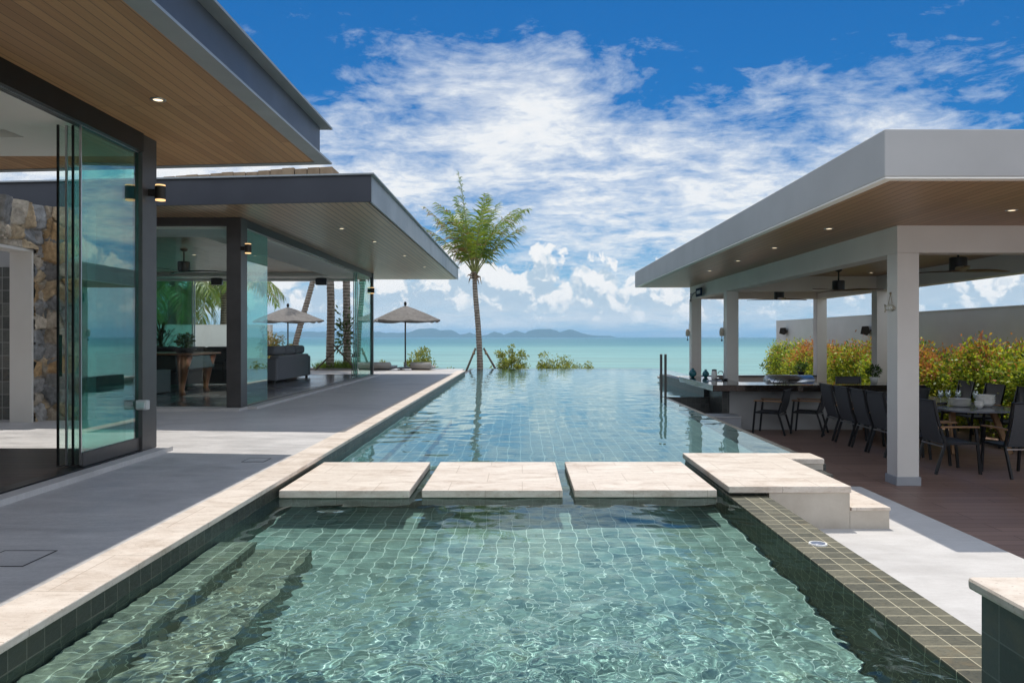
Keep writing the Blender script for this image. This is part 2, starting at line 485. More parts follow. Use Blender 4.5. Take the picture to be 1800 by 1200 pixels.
# ------------------------------------------------------------------ mesh helpers
def bx(bm, x0, x1, y0, y1, z0, z1, b=0.0, seg=2):
    vs = [bm.verts.new(p) for p in ((x0, y0, z0), (x1, y0, z0), (x1, y1, z0), (x0, y1, z0),
                                    (x0, y0, z1), (x1, y0, z1), (x1, y1, z1), (x0, y1, z1))]
    fs = [bm.faces.new([vs[i] for i in q]) for q in
          ((3, 2, 1, 0), (4, 5, 6, 7), (0, 1, 5, 4), (1, 2, 6, 5), (2, 3, 7, 6), (3, 0, 4, 7))]
    if b > 0:
        ed = list({e for f in fs for e in f.edges})
        bmesh.ops.bevel(bm, geom=ed, offset=b, segments=seg, affect='EDGES', profile=.5)


def prism(bm, poly, z0, z1, b=0.0):
    lo = [bm.verts.new((x, y, z0)) for x, y in poly]
    hi = [bm.verts.new((x, y, z1)) for x, y in poly]
    n = len(poly)
    fs = [bm.faces.new(lo[::-1]), bm.faces.new(hi)]
    for i in range(n):
        fs.append(bm.faces.new((lo[i], lo[(i + 1) % n], hi[(i + 1) % n], hi[i])))
    if b > 0:
        ed = list({e for f in fs for e in f.edges})
        bmesh.ops.bevel(bm, geom=ed, offset=b, segments=2, affect='EDGES', profile=.5)


def tube(bm, pts, r, n=10, r1=None, caps=True, rect=None):
    """round (or rectangular) bar along a polyline, radius tapering from r to r1 (or a list)"""
    pts = [Vector(p) for p in pts]
    k = len(pts)
    if isinstance(r, (list, tuple)):
        rr = r
    else:
        rr = [r + ((r1 if r1 is not None else r) - r) * i / max(1, k - 1) for i in range(k)]
    rings = []
    up = None
    for i, p in enumerate(pts):
        t = (pts[min(i + 1, k - 1)] - pts[max(i - 1, 0)]).normalized()
        if up is None:
            up = Vector((0, 0, 1)) if abs(t.z) < .9 else Vector((0, 1, 0))
        a = t.cross(up).normalized()
        up = a.cross(t).normalized()
        if rect:
            hw, hh = rect[0] / 2, rect[1] / 2
            ring = [bm.verts.new(p + a * u * hw + up * v * hh) for u, v in ((-1, -1), (1, -1), (1, 1), (-1, 1))]
        else:
            ring = [bm.verts.new(p + (a * math.cos(2 * math.pi * j / n) + up * math.sin(2 * math.pi * j / n)) * rr[i])
                    for j in range(n)]
        rings.append(ring)
    for A, B in zip(rings, rings[1:]):
        m = len(A)
        for j in range(m):
            bm.faces.new((A[j], A[(j + 1) % m], B[(j + 1) % m], B[j]))
    if caps:
        bm.faces.new(rings[0][::-1])
        bm.faces.new(rings[-1])


def lathe(bm, prof, c=(0, 0, 0), n=24):
    rings = []
    for r, z in prof:
        rings.append([bm.verts.new((c[0] + r * math.cos(2 * math.pi * j / n), c[1] + r * math.sin(2 * math.pi * j / n), c[2] + z))
                      for j in range(n)])
    for A, B in zip(rings, rings[1:]):
        for j in range(n):
            bm.faces.new((A[j], A[(j + 1) % n], B[(j + 1) % n], B[j]))
    if prof[0][0] > 1e-4:
        bm.faces.new(rings[0][::-1])
    if prof[-1][0] > 1e-4:
        bm.faces.new(rings[-1])


def uvmap(me):
    """box projected UVs in metres"""
    if not me.uv_layers:
        me.uv_layers.new(name='UVMap')
    n = len(me.loops)
    co = np.empty(len(me.vertices) * 3)
    me.vertices.foreach_get('co', co)
    co = co.reshape(-1, 3)
    vi = np.empty(n, int)
    me.loops.foreach_get('vertex_index', vi)
    nf = len(me.polygons)
    nor = np.empty(nf * 3)
    me.polygons.foreach_get('normal', nor)
    nor = np.abs(nor.reshape(-1, 3))
    tot = np.empty(nf, int)
    me.polygons.foreach_get('loop_total', tot)
    ax = np.repeat(np.argmax(nor, 1), tot)
    P = co[vi]
    uv = np.where((ax == 2)[:, None], P[:, [0, 1]], np.where((ax == 0)[:, None], P[:, [1, 2]], P[:, [0, 2]]))
    me.uv_layers[0].data.foreach_set('uv', uv.ravel())


def obj(name, bm, m, parent=None, smooth=False, world_coords=True, cols=None):
    """link a bmesh (in world coordinates unless told otherwise) as one mesh object"""
    me = bpy.data.meshes.new(name)
    if isinstance(bm, tuple):
        V, F = bm
        me.vertices.add(len(V))
        me.vertices.foreach_set('co', np.asarray(V, float).ravel())
        F = np.asarray(F)
        k = F.shape[1]
        me.loops.add(F.size)
        me.loops.foreach_set('vertex_index', F.ravel().astype(np.int32))
        me.polygons.add(len(F))
        me.polygons.foreach_set('loop_start', np.arange(0, F.size, k, dtype=np.int32))
        me.update(calc_edges=True)
        me.validate()
        if cols is not None:
            a = me.color_attributes.new('Col', 'FLOAT_COLOR', 'POINT')
            a.data.foreach_set('color', np.asarray(cols, float).ravel())
    else:
        bmesh.ops.recalc_face_normals(bm, faces=bm.faces[:])
        bm.to_mesh(me)
        bm.free()
    uvmap(me)
    if smooth:
        me.shade_smooth()
    me.materials.append(M[m] if isinstance(m, str) else m)
    o = bpy.data.objects.new(name, me)
    C.objects.link(o)
    if parent is not None:
        o.parent = parent
        if world_coords:
            p = parent
            off = Vector((0, 0, 0))
            while p is not None:
                off += p.location
                p = p.parent
            me.transform(Matrix.Translation(-off))
    return o


def B():
    return bmesh.new()


def tag(o, label=None, cat=None, group=None, kind=None):
    if label:
        o['label'] = label
    if cat:
        o['category'] = cat
    if group:
        o['group'] = group
    if kind:
        o['kind'] = kind
    return o


def thing(name, label, cat, loc=(0, 0, 0), rz=0.0, group=None):
    o = bpy.data.objects.new(name, None)
    o.empty_display_size = .2
    C.objects.link(o)
    o.location = loc
    o.rotation_euler = (0, 0, rz)
    return tag(o, label, cat, group)


def dup(root, loc=None, rz=None, label=None, scale=None):
    r = root.copy()
    C.objects.link(r)
    if loc is not None:
        r.location = loc
    if rz is not None:
        r.rotation_euler = (0, 0, rz)
    if scale is not None:
        r.scale = (scale,) * 3
    if label:
        r['label'] = label
    for ch in list(root.children):
        c = ch.copy()
        C.objects.link(c)
        c.parent = r
        for gch in list(ch.children):
            d_ = gch.copy()
            C.objects.link(d_)
            d_.parent = c
    return r


def box_obj(name, x0, x1, y0, y1, z0, z1, m, parent=None, b=0.0):
    bm = B()
    bx(bm, x0, x1, y0, y1, z0, z1, b)
    return obj(name, bm, m, parent)


def structure(o):
    o['kind'] = 'structure'
    return o


def receiver(o):
    o.cycles.is_caustics_receiver = True
    return o


# ------------------------------------------------------------------ levels (z = 0 is the pale patio; eye height 1.6)
DECK = -.34
WATER = .255
TERR = .391
PLINTH = .44

# ------------------------------------------------------------------ setting: ground, sea, islands, hill
bm = B()
prism(bm, [(-90, -30), (70, -30), (70, 44), (30, 47), (0, 45), (-40, 48), (-90, 44)], -2.8, -1.6)
structure(obj('ground', bm, 'ground'))
V = np.array([(-16000, 30, -2.4), (16000, 30, -2.4), (16000, 15000, -2.4), (-16000, 15000, -2.4)], float)
structure(obj('sea', (V, [(0, 1, 2, 3)]), 'sea'))


def ridge(name, pts, Y, depth, base_z=-4, seed=1, m='island'):
    """a far range: crest through (x, z) points at distance Y, slopes to both sides, small spurs"""
    r = np.random.default_rng(seed)
    xs = np.array([p[0] for p in pts], float)
    zs = np.array([p[1] for p in pts], float)
    n = 520
    X = np.linspace(xs[0], xs[-1], n)
    Z = np.interp(X, xs, zs)
    jag = np.interp(np.arange(n), np.arange(0, n + 5, 5), r.normal(0, 1, len(np.arange(0, n + 5, 5)))) + np.interp(np.arange(n), np.arange(0, n + 14, 14), r.normal(0, 1.4, len(np.arange(0, n + 14, 14))))
    Z = np.maximum(Z + jag * zs.max() * .035, 0)
    rows = []
    for t in np.linspace(-1, 1, 13):
        f = (1 - abs(t)) ** 1.15
        spur = np.interp(np.arange(n), np.arange(0, n + 6, 6), r.normal(0, 1, len(np.arange(0, n + 6, 6)))) * .12 * (1 - abs(t)) * abs(t) * 4
        rows.append(np.stack([X, np.full(n, Y + t * depth), base_z + (Z - base_z) * np.clip(f * (1 + spur), 0, 1)], -1))
    Vv = np.concatenate(rows)
    idx = np.arange(13 * n).reshape(13, n)
    F = np.stack([idx[:-1, :-1], idx[:-1, 1:], idx[1:, 1:], idx[1:, :-1]], -1).reshape(-1, 4)
    o = obj(name, (Vv, F), m)
    return structure(o)


YI = 7000.0
kI = YI / 1335.0
isl = [(440, 592), (455, 588), (480, 583), (520, 585), (560, 582), (600, 585), (656, 583), (690, 584), (720, 584), (733, 579), (755, 577.5), (773, 581),
       (790, 579), (810, 588), (826, 585), (847, 591), (870, 583.5), (886, 587), (907, 581), (923, 584.5), (940, 580.5), (968, 577.5),
       (983, 583), (1000, 579), (1017, 582), (1033, 588), (1053, 590), (1075, 592)]
ridge('islands', [((px - 918) * kI, 1.6 + (592 - py) * kI * 1.02) for px, py in isl], YI, 420, -3, 3)
ridge('hills', [(-460, 0), (-420, 60), (-300, 42), (-210, 25), (-150, 16), (-135, 11), (-124, 6), (-116, 0), (-112, -3)], 300, 60, -3.2, 5, 'hill')

# the sea air between the viewer and the far islands
hz = bpy.data.materials.new('haze')
hz.use_nodes = True
hz.node_tree.nodes.clear()
gh = G(hz.node_tree)
pv_ = gh.n('ShaderNodeVolumePrincipled', {'Color': (.40, .72, 1.0), 'Density': 1.35e-4, 'Anisotropy': 0.0})
gh.n('ShaderNodeOutputMaterial', {'Volume': pv_.outputs[0]})
M['haze'] = hz
tag(box_obj('haze', -16100, 16100, -60, 15100, -5.5, 100, 'haze'), kind='stuff')

# ------------------------------------------------------------------ terrace, patio, deck
bm = B()
prism(bm, [(-16, -4), (-2.34, -4), (-2.34, 27.4), (-16, 27.4)], -1.6, TERR)
structure(obj('terrace', bm, 'terrace'))
bm = B()
prism(bm, [(2.06, -3), (3.62, -3), (3.62, 8.14), (2.06, 8.14)], -1.6, 0.0, 0)
structure(obj('patio', bm, 'patio'))
bm = B()
prism(bm, [(3.62, -3), (10.19, -3), (10.19, 31), (6.05, 31), (6.05, 22.75), (4.36, 22.75), (4.36, 17.16), (3.25, 17.0),
           (3.25, 8.14), (3.62, 8.14)], -1.6, DECK)
structure(obj('deck', bm, 'deck'))

# ------------------------------------------------------------------ the two pools
sp_ = thing('plunge_pool', 'green tiled plunge pool with underwater side steps in the foreground', 'pool', (0, 4, -.6))
SPAF = WATER - .74
receiver(box_obj('pool_floor', -2.06, 1.73, 1.0, 6.8, SPAF - .1, SPAF, 'spa_tile', sp_))
receiver(box_obj('divider', -2.06, 1.73, 6.8, 7.8, -1.2, WATER - .055, 'wall_tile', sp_))  # dark tile colour deepens the shade under the slabs
receiver(box_obj('end_wall', -2.06, 2.06, .7, 1.0, -1.0, .27, 'rim_tile', sp_))
receiver(box_obj('step', -2.06, -1.44, 1.0, 5.22, SPAF, WATER - .40, 'step_tile', sp_, .008))
receiver(box_obj('step', -2.058, -1.80, 1.0, 5.16, WATER - .40, WATER - .17, 'step_tile', sp_, .008))
rim = receiver(box_obj('tiled_rim', 1.733, 2.058, .7, 8.1, -1.6, .27, 'rim_tile', sp_, .006))

pl = thing('swimming_pool', 'long infinity pool with blue green tiles running out to the sea', 'pool', (0.5, 20, -1.1))
PF = WATER - 1.25
bm = B()
prism(bm, [(-2.06, 7.8), (3.12, 7.8), (3.12, 17.0), (4.1, 17.0), (4.1, 22.8), (5.85, 22.8), (5.85, 32), (-2.06, 32)], PF - .1, PF)
receiver(obj('pool_floor', bm, 'pool_tile', pl))
receiver(box_obj('pool_wall', 3.12, 3.24, 8.1, 17.0, -1.6, WATER - .009, 'dark_tile', pl))
receiver(box_obj('pool_wall', 1.75, 3.07, 7.5, 8.1, -1.6, .24, 'dark_tile', pl))
receiver(box_obj('pool_wall', 3.12, 4.34, 17.0, 17.14, -1.6, WATER - .009, 'dark_tile', pl))
receiver(box_obj('pool_wall', -2.2, 5.95, 32.0, 32.14, -1.6, WATER - .009, 'dark_tile', pl))
receiver(box_obj('pool_wall', 5.85, 5.97, 22.8, 32.0, -1.6, WATER - .009, 'dark_tile', pl))
receiver(box_obj('pool_wall', -2.2, -2.065, 27.42, 32.0, -1.6, WATER - .009, 'dark_tile', pl))
receiver(box_obj('step', -2.06, -1.62, 7.8, 13.2, PF, WATER - .35, 'pool_tile', pl, .01))
receiver(box_obj('step', -1.62, -1.22, 7.8, 13.2, PF, WATER - .68, 'pool_tile', pl, .01))
# tiled wall and travertine coping along the terrace side of both pools
receiver(box_obj('pool_wall', -2.335, -2.065, .7, 27.40, -1.6, .3545, 'wall_tile', pl))
box_obj('coping', -2.338, -2.045, .7, 27.42, .3555, .3955, 'coping', pl, .006)
box_obj('coping', -16, -2.34, 27.1, 27.42, .3915, .3955, 'coping', pl)


def waves(X, Y, lams, amp, seed, n=46, spread=None):
    r = np.random.default_rng(seed)
    Z = np.zeros_like(X)
    for i in range(n):
        a = r.uniform(0, 2 * np.pi) if spread is None else r.normal(spread[0], spread[1])
        lam = np.exp(r.uniform(np.log(lams[0]), np.log(lams[1])))
        k = 2 * np.pi / lam
        ph = k * (X * np.cos(a) + Y * np.sin(a)) + r.uniform(0, 6.28)
        ph = ph + 1.1 * np.sin(.55 * k * (X * np.sin(a + .6) - Y * np.cos(a + .6)) * .5 + r.uniform(0, 6.28))
        Z += lam * np.sin(ph)
    return Z * amp / math.sqrt(n)


def sstep(x, a, b):
    t = np.clip((x - a) / (b - a), 0, 1)
    return t * t * (3 - 2 * t)


def grid_obj(name, X, Y, Z, m, keep=None):
    ny, nx = X.shape
    idx = np.arange(nx * ny).reshape(ny, nx)
    F = np.stack([idx[:-1, :-1], idx[:-1, 1:], idx[1:, 1:], idx[1:, :-1]], -1)
    F = F[keep] if keep is not None else F.reshape(-1, 4)
    Vv = np.stack([X, Y, Z], -1).reshape(-1, 3)
    if keep is not None:
        used = np.unique(F)
        mp = np.zeros(len(Vv), int)
        mp[used] = np.arange(len(used))
        Vv, F = Vv[used], mp[F]
    return obj(name, (Vv, F), m, smooth=True)


X, Y = np.meshgrid(np.linspace(-2.064, 1.732, 330), np.linspace(1.0, 7.3, 540))
calm = waves(X, Y, (.14, .7), .0048, 11)
chop = waves(X, Y, (.05, .50), .023, 12, 90) * np.clip(1.0 + .22 * waves(X, Y, (1.2, 2.6), 1.0, 33, 8), .62, 1.4)
jet = np.exp(-(((X + .3) / 1.5) ** 2 + ((Y - 2.6) / 1.3) ** 2))
A = sstep(Y, 5.3, 3.3)
Z = WATER + calm * (1 - .2 * A) + chop * (A * .85 + .25 * jet)
edge = sstep(Y, 7.3, 6.9)
spw = structure(grid_obj('plunge_water', X, Y, WATER + (Z - WATER) * edge, 'spa_water'))
spw.cycles.is_caustics_caster = True
X, Y = np.meshgrid(np.linspace(-2.064, 5.92, 170), np.linspace(7.3, 32.1, 520))
Z = WATER + waves(X, Y, (.25, 1.1), .0034, 21, 50) * sstep(Y, 7.3, 7.6) * (.55 + .45 * np.sin(X * .6 + Y * .23) ** 2)
xc, yc = (X[:-1, :-1] + X[1:, 1:]) / 2, (Y[:-1, :-1] + Y[1:, 1:]) / 2
keep = ((xc < 3.15) & ((yc > 8.12) | (xc < 2.95))) | ((yc > 17.03) & (xc < 4.12)) | (yc > 22.82)
plw = structure(grid_obj('pool_water', X, Y, Z, 'pool_water', keep))
plw.cycles.is_caustics_caster = True

# stepping stones, landing with steps, corner pillar
stones = [(-2.03, -.94, 'cream travertine stepping slab beside the terrace coping, leftmost of three'),
          (-.84, .338, 'cream travertine stepping slab between two other slabs, middle of three'),
          (.435, 1.63, 'cream travertine stepping slab next to the stepped landing, rightmost of three')]
for i, (a, b_, lab) in enumerate(stones):
    t = thing('stepping_stone', lab, 'stepping stone', ((a + b_) / 2, 7.05, .2), 0, 'stepping slabs across the water')
    box_obj('slab', a, b_, 6.33 + .012 * i, 7.77 + .012 * i, .258, .322, 'travertine', t, .008)
    box_obj('pedestal', a + .12, b_ - .12, 6.84, 7.66, .2, .2575, 'wall_tile', t)
t = thing('stone_landing', 'cream stone landing with lower side step at the end of the slabs', 'steps', (2.4, 7.2, 0))
box_obj('slab', 1.722, 2.745, 6.33, 8.16, .300, .356, 'travertine', t, .007)
box_obj('slab', 2.747, 3.09, 7.765, 8.16, .300, .356, 'travertine', t, .007)
box_obj('base', 2.064, 2.735, 6.342, 8.13, .0, .2995, 'render', t)
box_obj('base', 2.737, 3.08, 7.775, 8.135, .0, .2995, 'render', t)
box_obj('step_block', 2.737, 3.065, 6.34, 7.774, 0, .150, 'render', t)
box_obj('step', 2.747, 3.075, 6.332, 7.764, .151, .180, 'travertine', t, .006)
box_obj('lining', 1.74, 2.06, 6.42, 8.1, .271, .2995, 'wall_tile', t)
t = thing('tiled_pillar', 'low dark tiled pillar with cream stone cap in the near right corner', 'pillar', (2.4, 2.0, .27))
box_obj('body', 1.745, 3.0, 1.05, 2.885, .2715, .631, 'pillar_tile', t)
box_obj('cap', 1.712, 3.04, 1.0, 2.925, .6315, .680, 'travertine', t, .014)

# small fittings of the pools
t = thing('skimmer_lid', 'round blue grey lid with white ring set in the tiled rim', 'lid', (1.90, 5.0 * 1.0 - .12, .2705))
bm = B(); lathe(bm, [(0, .006), (.045, .006), (.0455, .003)], n=32); obj('cover', bm, 'lid', t, True, False)
bm = B(); lathe(bm, [(.046, .0), (.046, .007), (.056, .007), (.058, .0)], n=32); obj('ring', bm, 'white_paint', t, False, False)
for (hx, hy, hs, lab) in ((-2.93, 4.0, .30, 'square flush floor hatch in the shaded cement near the left edge'),
                          (-2.72, 7.35, .22, 'small flush floor hatch in the shaded cement near the pool coping')):
    bm = B()
    w_ = .008
    for a in ((hx, hx + hs, hy, hy + w_), (hx, hx + hs, hy + hs - w_, hy + hs), (hx, hx + w_, hy + w_, hy + hs - w_),
              (hx + hs - w_, hx + hs, hy + w_, hy + hs - w_)):
        bx(bm, a[0], a[1], a[2], a[3], TERR + .0005, TERR + .003)
    t = thing('floor_hatch', lab, 'hatch', (hx, hy, TERR), 0, 'flush hatches in the terrace')
    obj('frame', bm, 'line', t)
    box_obj('lid', hx + w_, hx + hs - w_, hy + w_, hy + hs - w_, TERR + .0005, TERR + .002, 'terrace', t)
t = thing('pool_lamp', 'round underwater lamp on the right wall of the plunge pool', 'lamp', (1.733, 3.75, WATER - .33))
bm = B(); lathe(bm, [(0, .02), (.035, .018), (.05, .01), (.055, 0)], n=20)
bmesh.ops.rotate(bm, verts=bm.verts[:], matrix=Matrix.Rotation(R(-90), 3, 'Y'))
o = obj('lens', bm, 'white_paint', t, True, False)

for px, lab in ((3.118, 'slim steel handrail post at the pool edge, left one of the pair'),
                (3.215, 'slim steel handrail post at the pool edge, right one of the pair')):
    t = thing('rail_post', lab, 'post', (px, 17.05, WATER - .3), 0, 'handrail posts by the bar')
    bm = B(); bx(bm, px - .025, px + .025, 17.02, 17.08, WATER - .3, WATER + .95, .006); obj('post', bm, 'pole', t)
    bm = B(); bx(bm, px - .028, px + .028, 17.017, 17.083, WATER + .9505, WATER + .963, .004); obj('end_cap', bm, 'alu', t)

# ------------------------------------------------------------------ near wing of the villa
w1 = thing('villa_wing', 'near villa wing with deep timber soffit, steel roof beam and stacked glass doors', 'house', (-8, 3, TERR))
rf = obj('roof', (lambda b: (prism(b, [(-2.42, -4), (-2.42, 8.93), (-13, 10.0), (-13, -4)], 3.70, 4.06), b)[1])(B()), 'steel', w1)
bm = B(); prism(bm, [(-2.445, -4), (-2.445, 8.955), (-13, 10.05), (-13, -4)], 3.664, 3.699); obj('soffit', bm, 'soffit', rf)
bm = B()
prism(bm, [(-2.444, -4), (-2.27, -4), (-2.27, 9.06), (-2.444, 8.957)], 3.655, 3.677)
prism(bm, [(-2.446, 8.957), (-2.27, 9.062), (-13, 10.17), (-13, 10.052)], 3.655, 3.677)
obj('bottom_flange', bm, 'fascia', rf)
box_obj('beam_web', -2.405, -2.385, -4, 8.95, 3.678, 4.068, 'steel', rf)
bm = B(); prism(bm, [(-2.55, -4), (-2.265, -4), (-2.265, 9.07), (-2.55, 9.07)], 4.069, 4.092); obj('top_flange', bm, 'fascia', rf)
box_obj('post', -3.95, -3.86, 7.72, 8.02, PLINTH, 3.663, 'frame', w1, .004)
box_obj('header', -3.98, -3.845, -2, 7.715, 3.475, 3.663, 'track', w1)
bm = B()
for xx in (-3.955, -3.925, -3.895):
    bx(bm, xx - .004, xx + .004, -2, 7.7, 3.466, 3.4745)
obj('door_rail', bm, 'alu', w1)
box_obj('floor_track', -3.98, -3.855, -2, 7.715, .4385, .452, 'track', w1)
box_obj('kerb', -3.98, -3.72, -2, 8.09, TERR - .2, .438, 'patio', w1)
box_obj('floor', -12, -3.982, -2, 7.95, TERR - .2, .437, 'floorwood', w1)
bm = B()
bx(bm, -12, -4.72, -2, 7.2, 3.56, 3.65)
bx(bm, -4.72, -3.985, -2, 7.95, 3.49, 3.65)
bx(bm, -12, -4.72, 7.2, 7.95, 3.49, 3.65)
obj('ceiling', bm, 'ceiling', w1)
box_obj('wall', -12.2, -12.0, -2, 7.95, TERR, 3.65, 'plaster', w1)
box_obj('wall', -12.2, -3.86, -2.3, -2.05, TERR, 3.65, 'plaster', w1)
for (xx, ya, yb, mm) in ((-3.905, 6.72, 7.715, 'glass_green'), (-3.965, 6.71, 7.70, 'glass'), (-4.025, 6.715, 7.70, 'glass'),
                         (-4.085, 6.69, 7.70, 'glass')):
    dr = box_obj('glass_door', xx - .006, xx + .006, ya, yb, .58 if xx == -3.905 else .47, 3.465, mm, w1)
    box_obj('rail', xx - .02, xx + .02, ya, yb, .455, .579 if xx == -3.905 else .469, 'frame', dr)
    box_obj('edge_strip', xx - .009, xx + .009, ya - .014, ya - .0005, .47, 3.465, 'track' if xx in (-4.085, -3.965) else 'alu', dr)
box_obj('door_handle', -4.11, -4.095, 6.73, 6.76, 1.25, 1.62, 'track', w1)

# weatherproof socket, wall lamps
t = thing('power_socket', 'grey weatherproof power socket box on the near steel post', 'socket', (-3.83, 7.75, 0.88))
bm = B(); bx(bm, -3.90, -3.78, 7.655, 7.718, .865, .962, .012); obj('housing', bm, 'socket', t)
bm = B(); bx(bm, -3.885, -3.80, 7.642, 7.6545, .880, .945, .005); obj('cover', bm, 'alu', t)


def wall_lamp(x, y, z, s, lab, first=None):
    if first is not None:
        return dup(first, (x, y, z), None, lab, s)
    t = thing('wall_lamp', lab, 'wall lamp', (x, y, z), 0, 'up and down lamps on the posts')
    t.scale = (s,) * 3
    bm = B(); bx(bm, -.12, -.045, -.025, .025, -.035, .035, .004); obj('bracket', bm, 'bronze', t, False, False)
    bm = B(); lathe(bm, [(.050, -.068), (.055, -.066), (.055, .066), (.050, .068)], n=28); obj('shade', bm, 'bronze', t, False, False)
    for sgn in (-1, 1):
        bm = B(); lathe(bm, [(.049, sgn * .069), (.049, sgn * .082), (.0, sgn * .082)], n=28); obj('lens', bm, 'glow', t, False, False)
    return t


lamp0 = wall_lamp(-3.745, 7.86, 3.09, 1.0, 'bronze up and down lamp glowing on the near steel post')
wall_lamp(-4.52, 12.52, 3.055, 1.0, 'bronze up and down lamp on the corner post of the far wing', lamp0)
wall_lamp(-4.62, 23.42, 3.03, 1.15, 'bronze up and down lamp on the slim post by the sea', lamp0)


def downlight(x, y, z, s, lab, group, first=None):
    if first is not None:
        r = dup(first, (x, y, z), None, lab, s)
        r['group'] = group
        return r
    t = thing('downlight', lab, 'downlight', (x, y, z), 0, group)
    t.scale = (s,) * 3
    bm = B(); lathe(bm, [(.034, -.0006), (.036, -.006), (.055, -.006), (.058, -.0006)], n=24); obj('trim_ring', bm, 'alu', t, False, False)
    bm = B(); lathe(bm, [(0, -.004), (.033, -.004), (.0335, -.001)], n=24); obj('lens', bm, 'lens', t, False, False)
    return t


dl0 = downlight(-3.17, 6.61, 3.664, 1.15, 'round recessed downlight in the cedar soffit of the near wing', 'downlights in the villa soffits')

# ------------------------------------------------------------------ rubble stone wall with white opening, tiled wall behind
def voro_wall(name, origin, du, dv, nrm, wu, wv, cell, parent, seed, hole=None, amp=.05):
    r = np.random.default_rng(seed)
    nu, nv = int(wu / .022), int(wv / .022)
    U, Vv = np.meshgrid(np.linspace(0, wu, nu), np.linspace(0, wv, nv))
    gu, gv = int(wu / cell) + 3, int(wv / cell) + 3
    sx = (np.arange(gu)[None, :] - 1 + .5 + r.uniform(-.42, .42, (gv, gu))) * cell
    sy = (np.arange(gv)[:, None] - 1 + .5 + r.uniform(-.42, .42, (gv, gu))) * cell * .85
    pts = np.stack([sx.ravel(), sy.ravel()], -1)
    d1 = np.full(U.shape, 9.0); d2 = np.full(U.shape, 9.0); own = np.zeros(U.shape, int)
    for i, (a, b_) in enumerate(pts):
        dd = np.hypot(U - a, (Vv - b_) * 1.1)
        m1 = dd < d1
        d2 = np.where(m1, d1, np.minimum(d2, dd))
        own = np.where(m1, i, own)
        d1 = np.where(m1, dd, d1)
    e = np.clip((d2 - d1) / (cell * .15), 0, 1)
    tilt = r.normal(0, .30, (len(pts), 2))
    H_fac = r.normal(0, .012, U.shape)
    H = amp * (sstep(e, 0, 1)) + (tilt[own, 0] * (U - pts[own, 0]) + tilt[own, 1] * (Vv - pts[own, 1])) * sstep(e, 0, .6) * .7
    H += r.uniform(-.012, .018, len(pts))[own] * sstep(e, 0, .5) + H_fac * .45
    base = np.array([(.36, .27, .17), (.30, .25, .19), (.23, .22, .21), (.38, .25, .13), (.33, .28, .22), (.20, .20, .20)])
    col = base[r.integers(0, 6, len(pts))] * r.uniform(1.0, 1.55, (len(pts), 1))
    sm = sstep(e, 0, .35)[..., None]
    cc = col[own] * sm + np.array((.24, .20, .155)) * (1 - sm)      # stones set in a sandy mortar
    P = np.array(origin) + U[..., None] * np.array(du) + Vv[..., None] * np.array(dv) + H[..., None] * np.array(nrm)
    idx = np.arange(nu * nv).reshape(nv, nu)
    F = np.stack([idx[:-1, :-1], idx[:-1, 1:], idx[1:, 1:], idx[1:, :-1]], -1)
    if hole:
        uc, vc = U[:-1, :-1], Vv[:-1, :-1]
        F = F[~((uc > hole[0]) & (uc < hole[1]) & (vc < hole[2]))]
    F = F.reshape(-1, 4)
    return obj(name, (P.reshape(-1, 3), F), 'stone', parent, True, True, np.concatenate([cc.reshape(-1, 3), np.ones((nu * nv, 1))], 1))


sw = thing('stone_wall', 'rough rubble stone wall with white framed opening seen past the glass doors', 'wall', (-7.0, 10, TERR))
voro_wall('facing', (-6.99, 8.3, TERR), (0, 1, 0), (0, 0, 1), (1, 0, 0), 2.76, 3.10, .25, sw, 3, hole=(.35, 2.5, 2.44))
voro_wall('facing', (-6.99, 11.06, TERR), (1, 0, 0), (0, 0, 1), (0, -1, 0), .66, 3.10, .27, sw, 4, amp=.022)
bm = B()
bx(bm, -7.26, -6.99, 8.3, 8.64, TERR, 3.49)
bx(bm, -7.26, -6.99, 10.81, 11.3, TERR, 3.49)
bx(bm, -7.26, -6.99, 8.64, 10.81, 2.84, 3.49)
bx(bm, -6.99, -6.34, 11.07, 11.3, TERR, 3.49)
obj('core', bm, 'concrete', sw)
bm = B()
bx(bm, -7.27, -6.955, 10.77, 10.808, TERR, 2.80)
bx(bm, -7.27, -6.955, 8.642, 8.68, TERR, 2.80)
bx(bm, -7.27, -6.955, 8.642, 10.808, 2.801, 2.84)
obj('opening_frame', bm, 'plaster', sw)
t = thing('tiled_screen', 'grey square tiled wall seen through the white opening in the stone wall', 'wall', (-9, 11.2, TERR))
box_obj('tiles', -11, -7.30, 11.1, 11.3, TERR, 2.62, 'grey_tile', t)
box_obj('capping', -11, -7.30, 11.1, 11.3, 2.621, 3.49, 'grey_plaster', t)

# ------------------------------------------------------------------ far wing of the villa (the open living room)
w2 = thing('villa_wing', 'far villa wing with flat overhanging roof and open glass walled living room', 'house', (-9, 18, TERR))
Z2, T2 = 3.57, 3.972
rf = obj('roof', (lambda b: (prism(b, [(-2.23, 11.08), (-2.23, 26.07), (-15, 26.07), (-15, 12.37)], Z2 + .03, T2 - .03), b)[1])(B()), 'steel', w2)
bm = B(); prism(bm, [(-2.26, 11.11), (-2.26, 26.04), (-15, 26.04), (-15, 12.40)], Z2, Z2 + .029); obj('soffit', bm, 'soffit_grey', rf)
bm = B()
ys = [11.05, 14.6, 18.2, 21.8, 26.1]
for a, b_ in zip(ys, ys[1:]):
    bx(bm, -2.229, -2.20, a + .004, b_ - .004, Z2 - .004, T2 - .02)
obj('fascia', bm, 'fascia', rf)
bm = B(); prism(bm, [(-15, 12.34), (-2.2, 11.045), (-2.2, 11.0785), (-15, 12.368)], Z2 - .004, T2 - .02); obj('fascia', bm, 'dark_steel', rf)
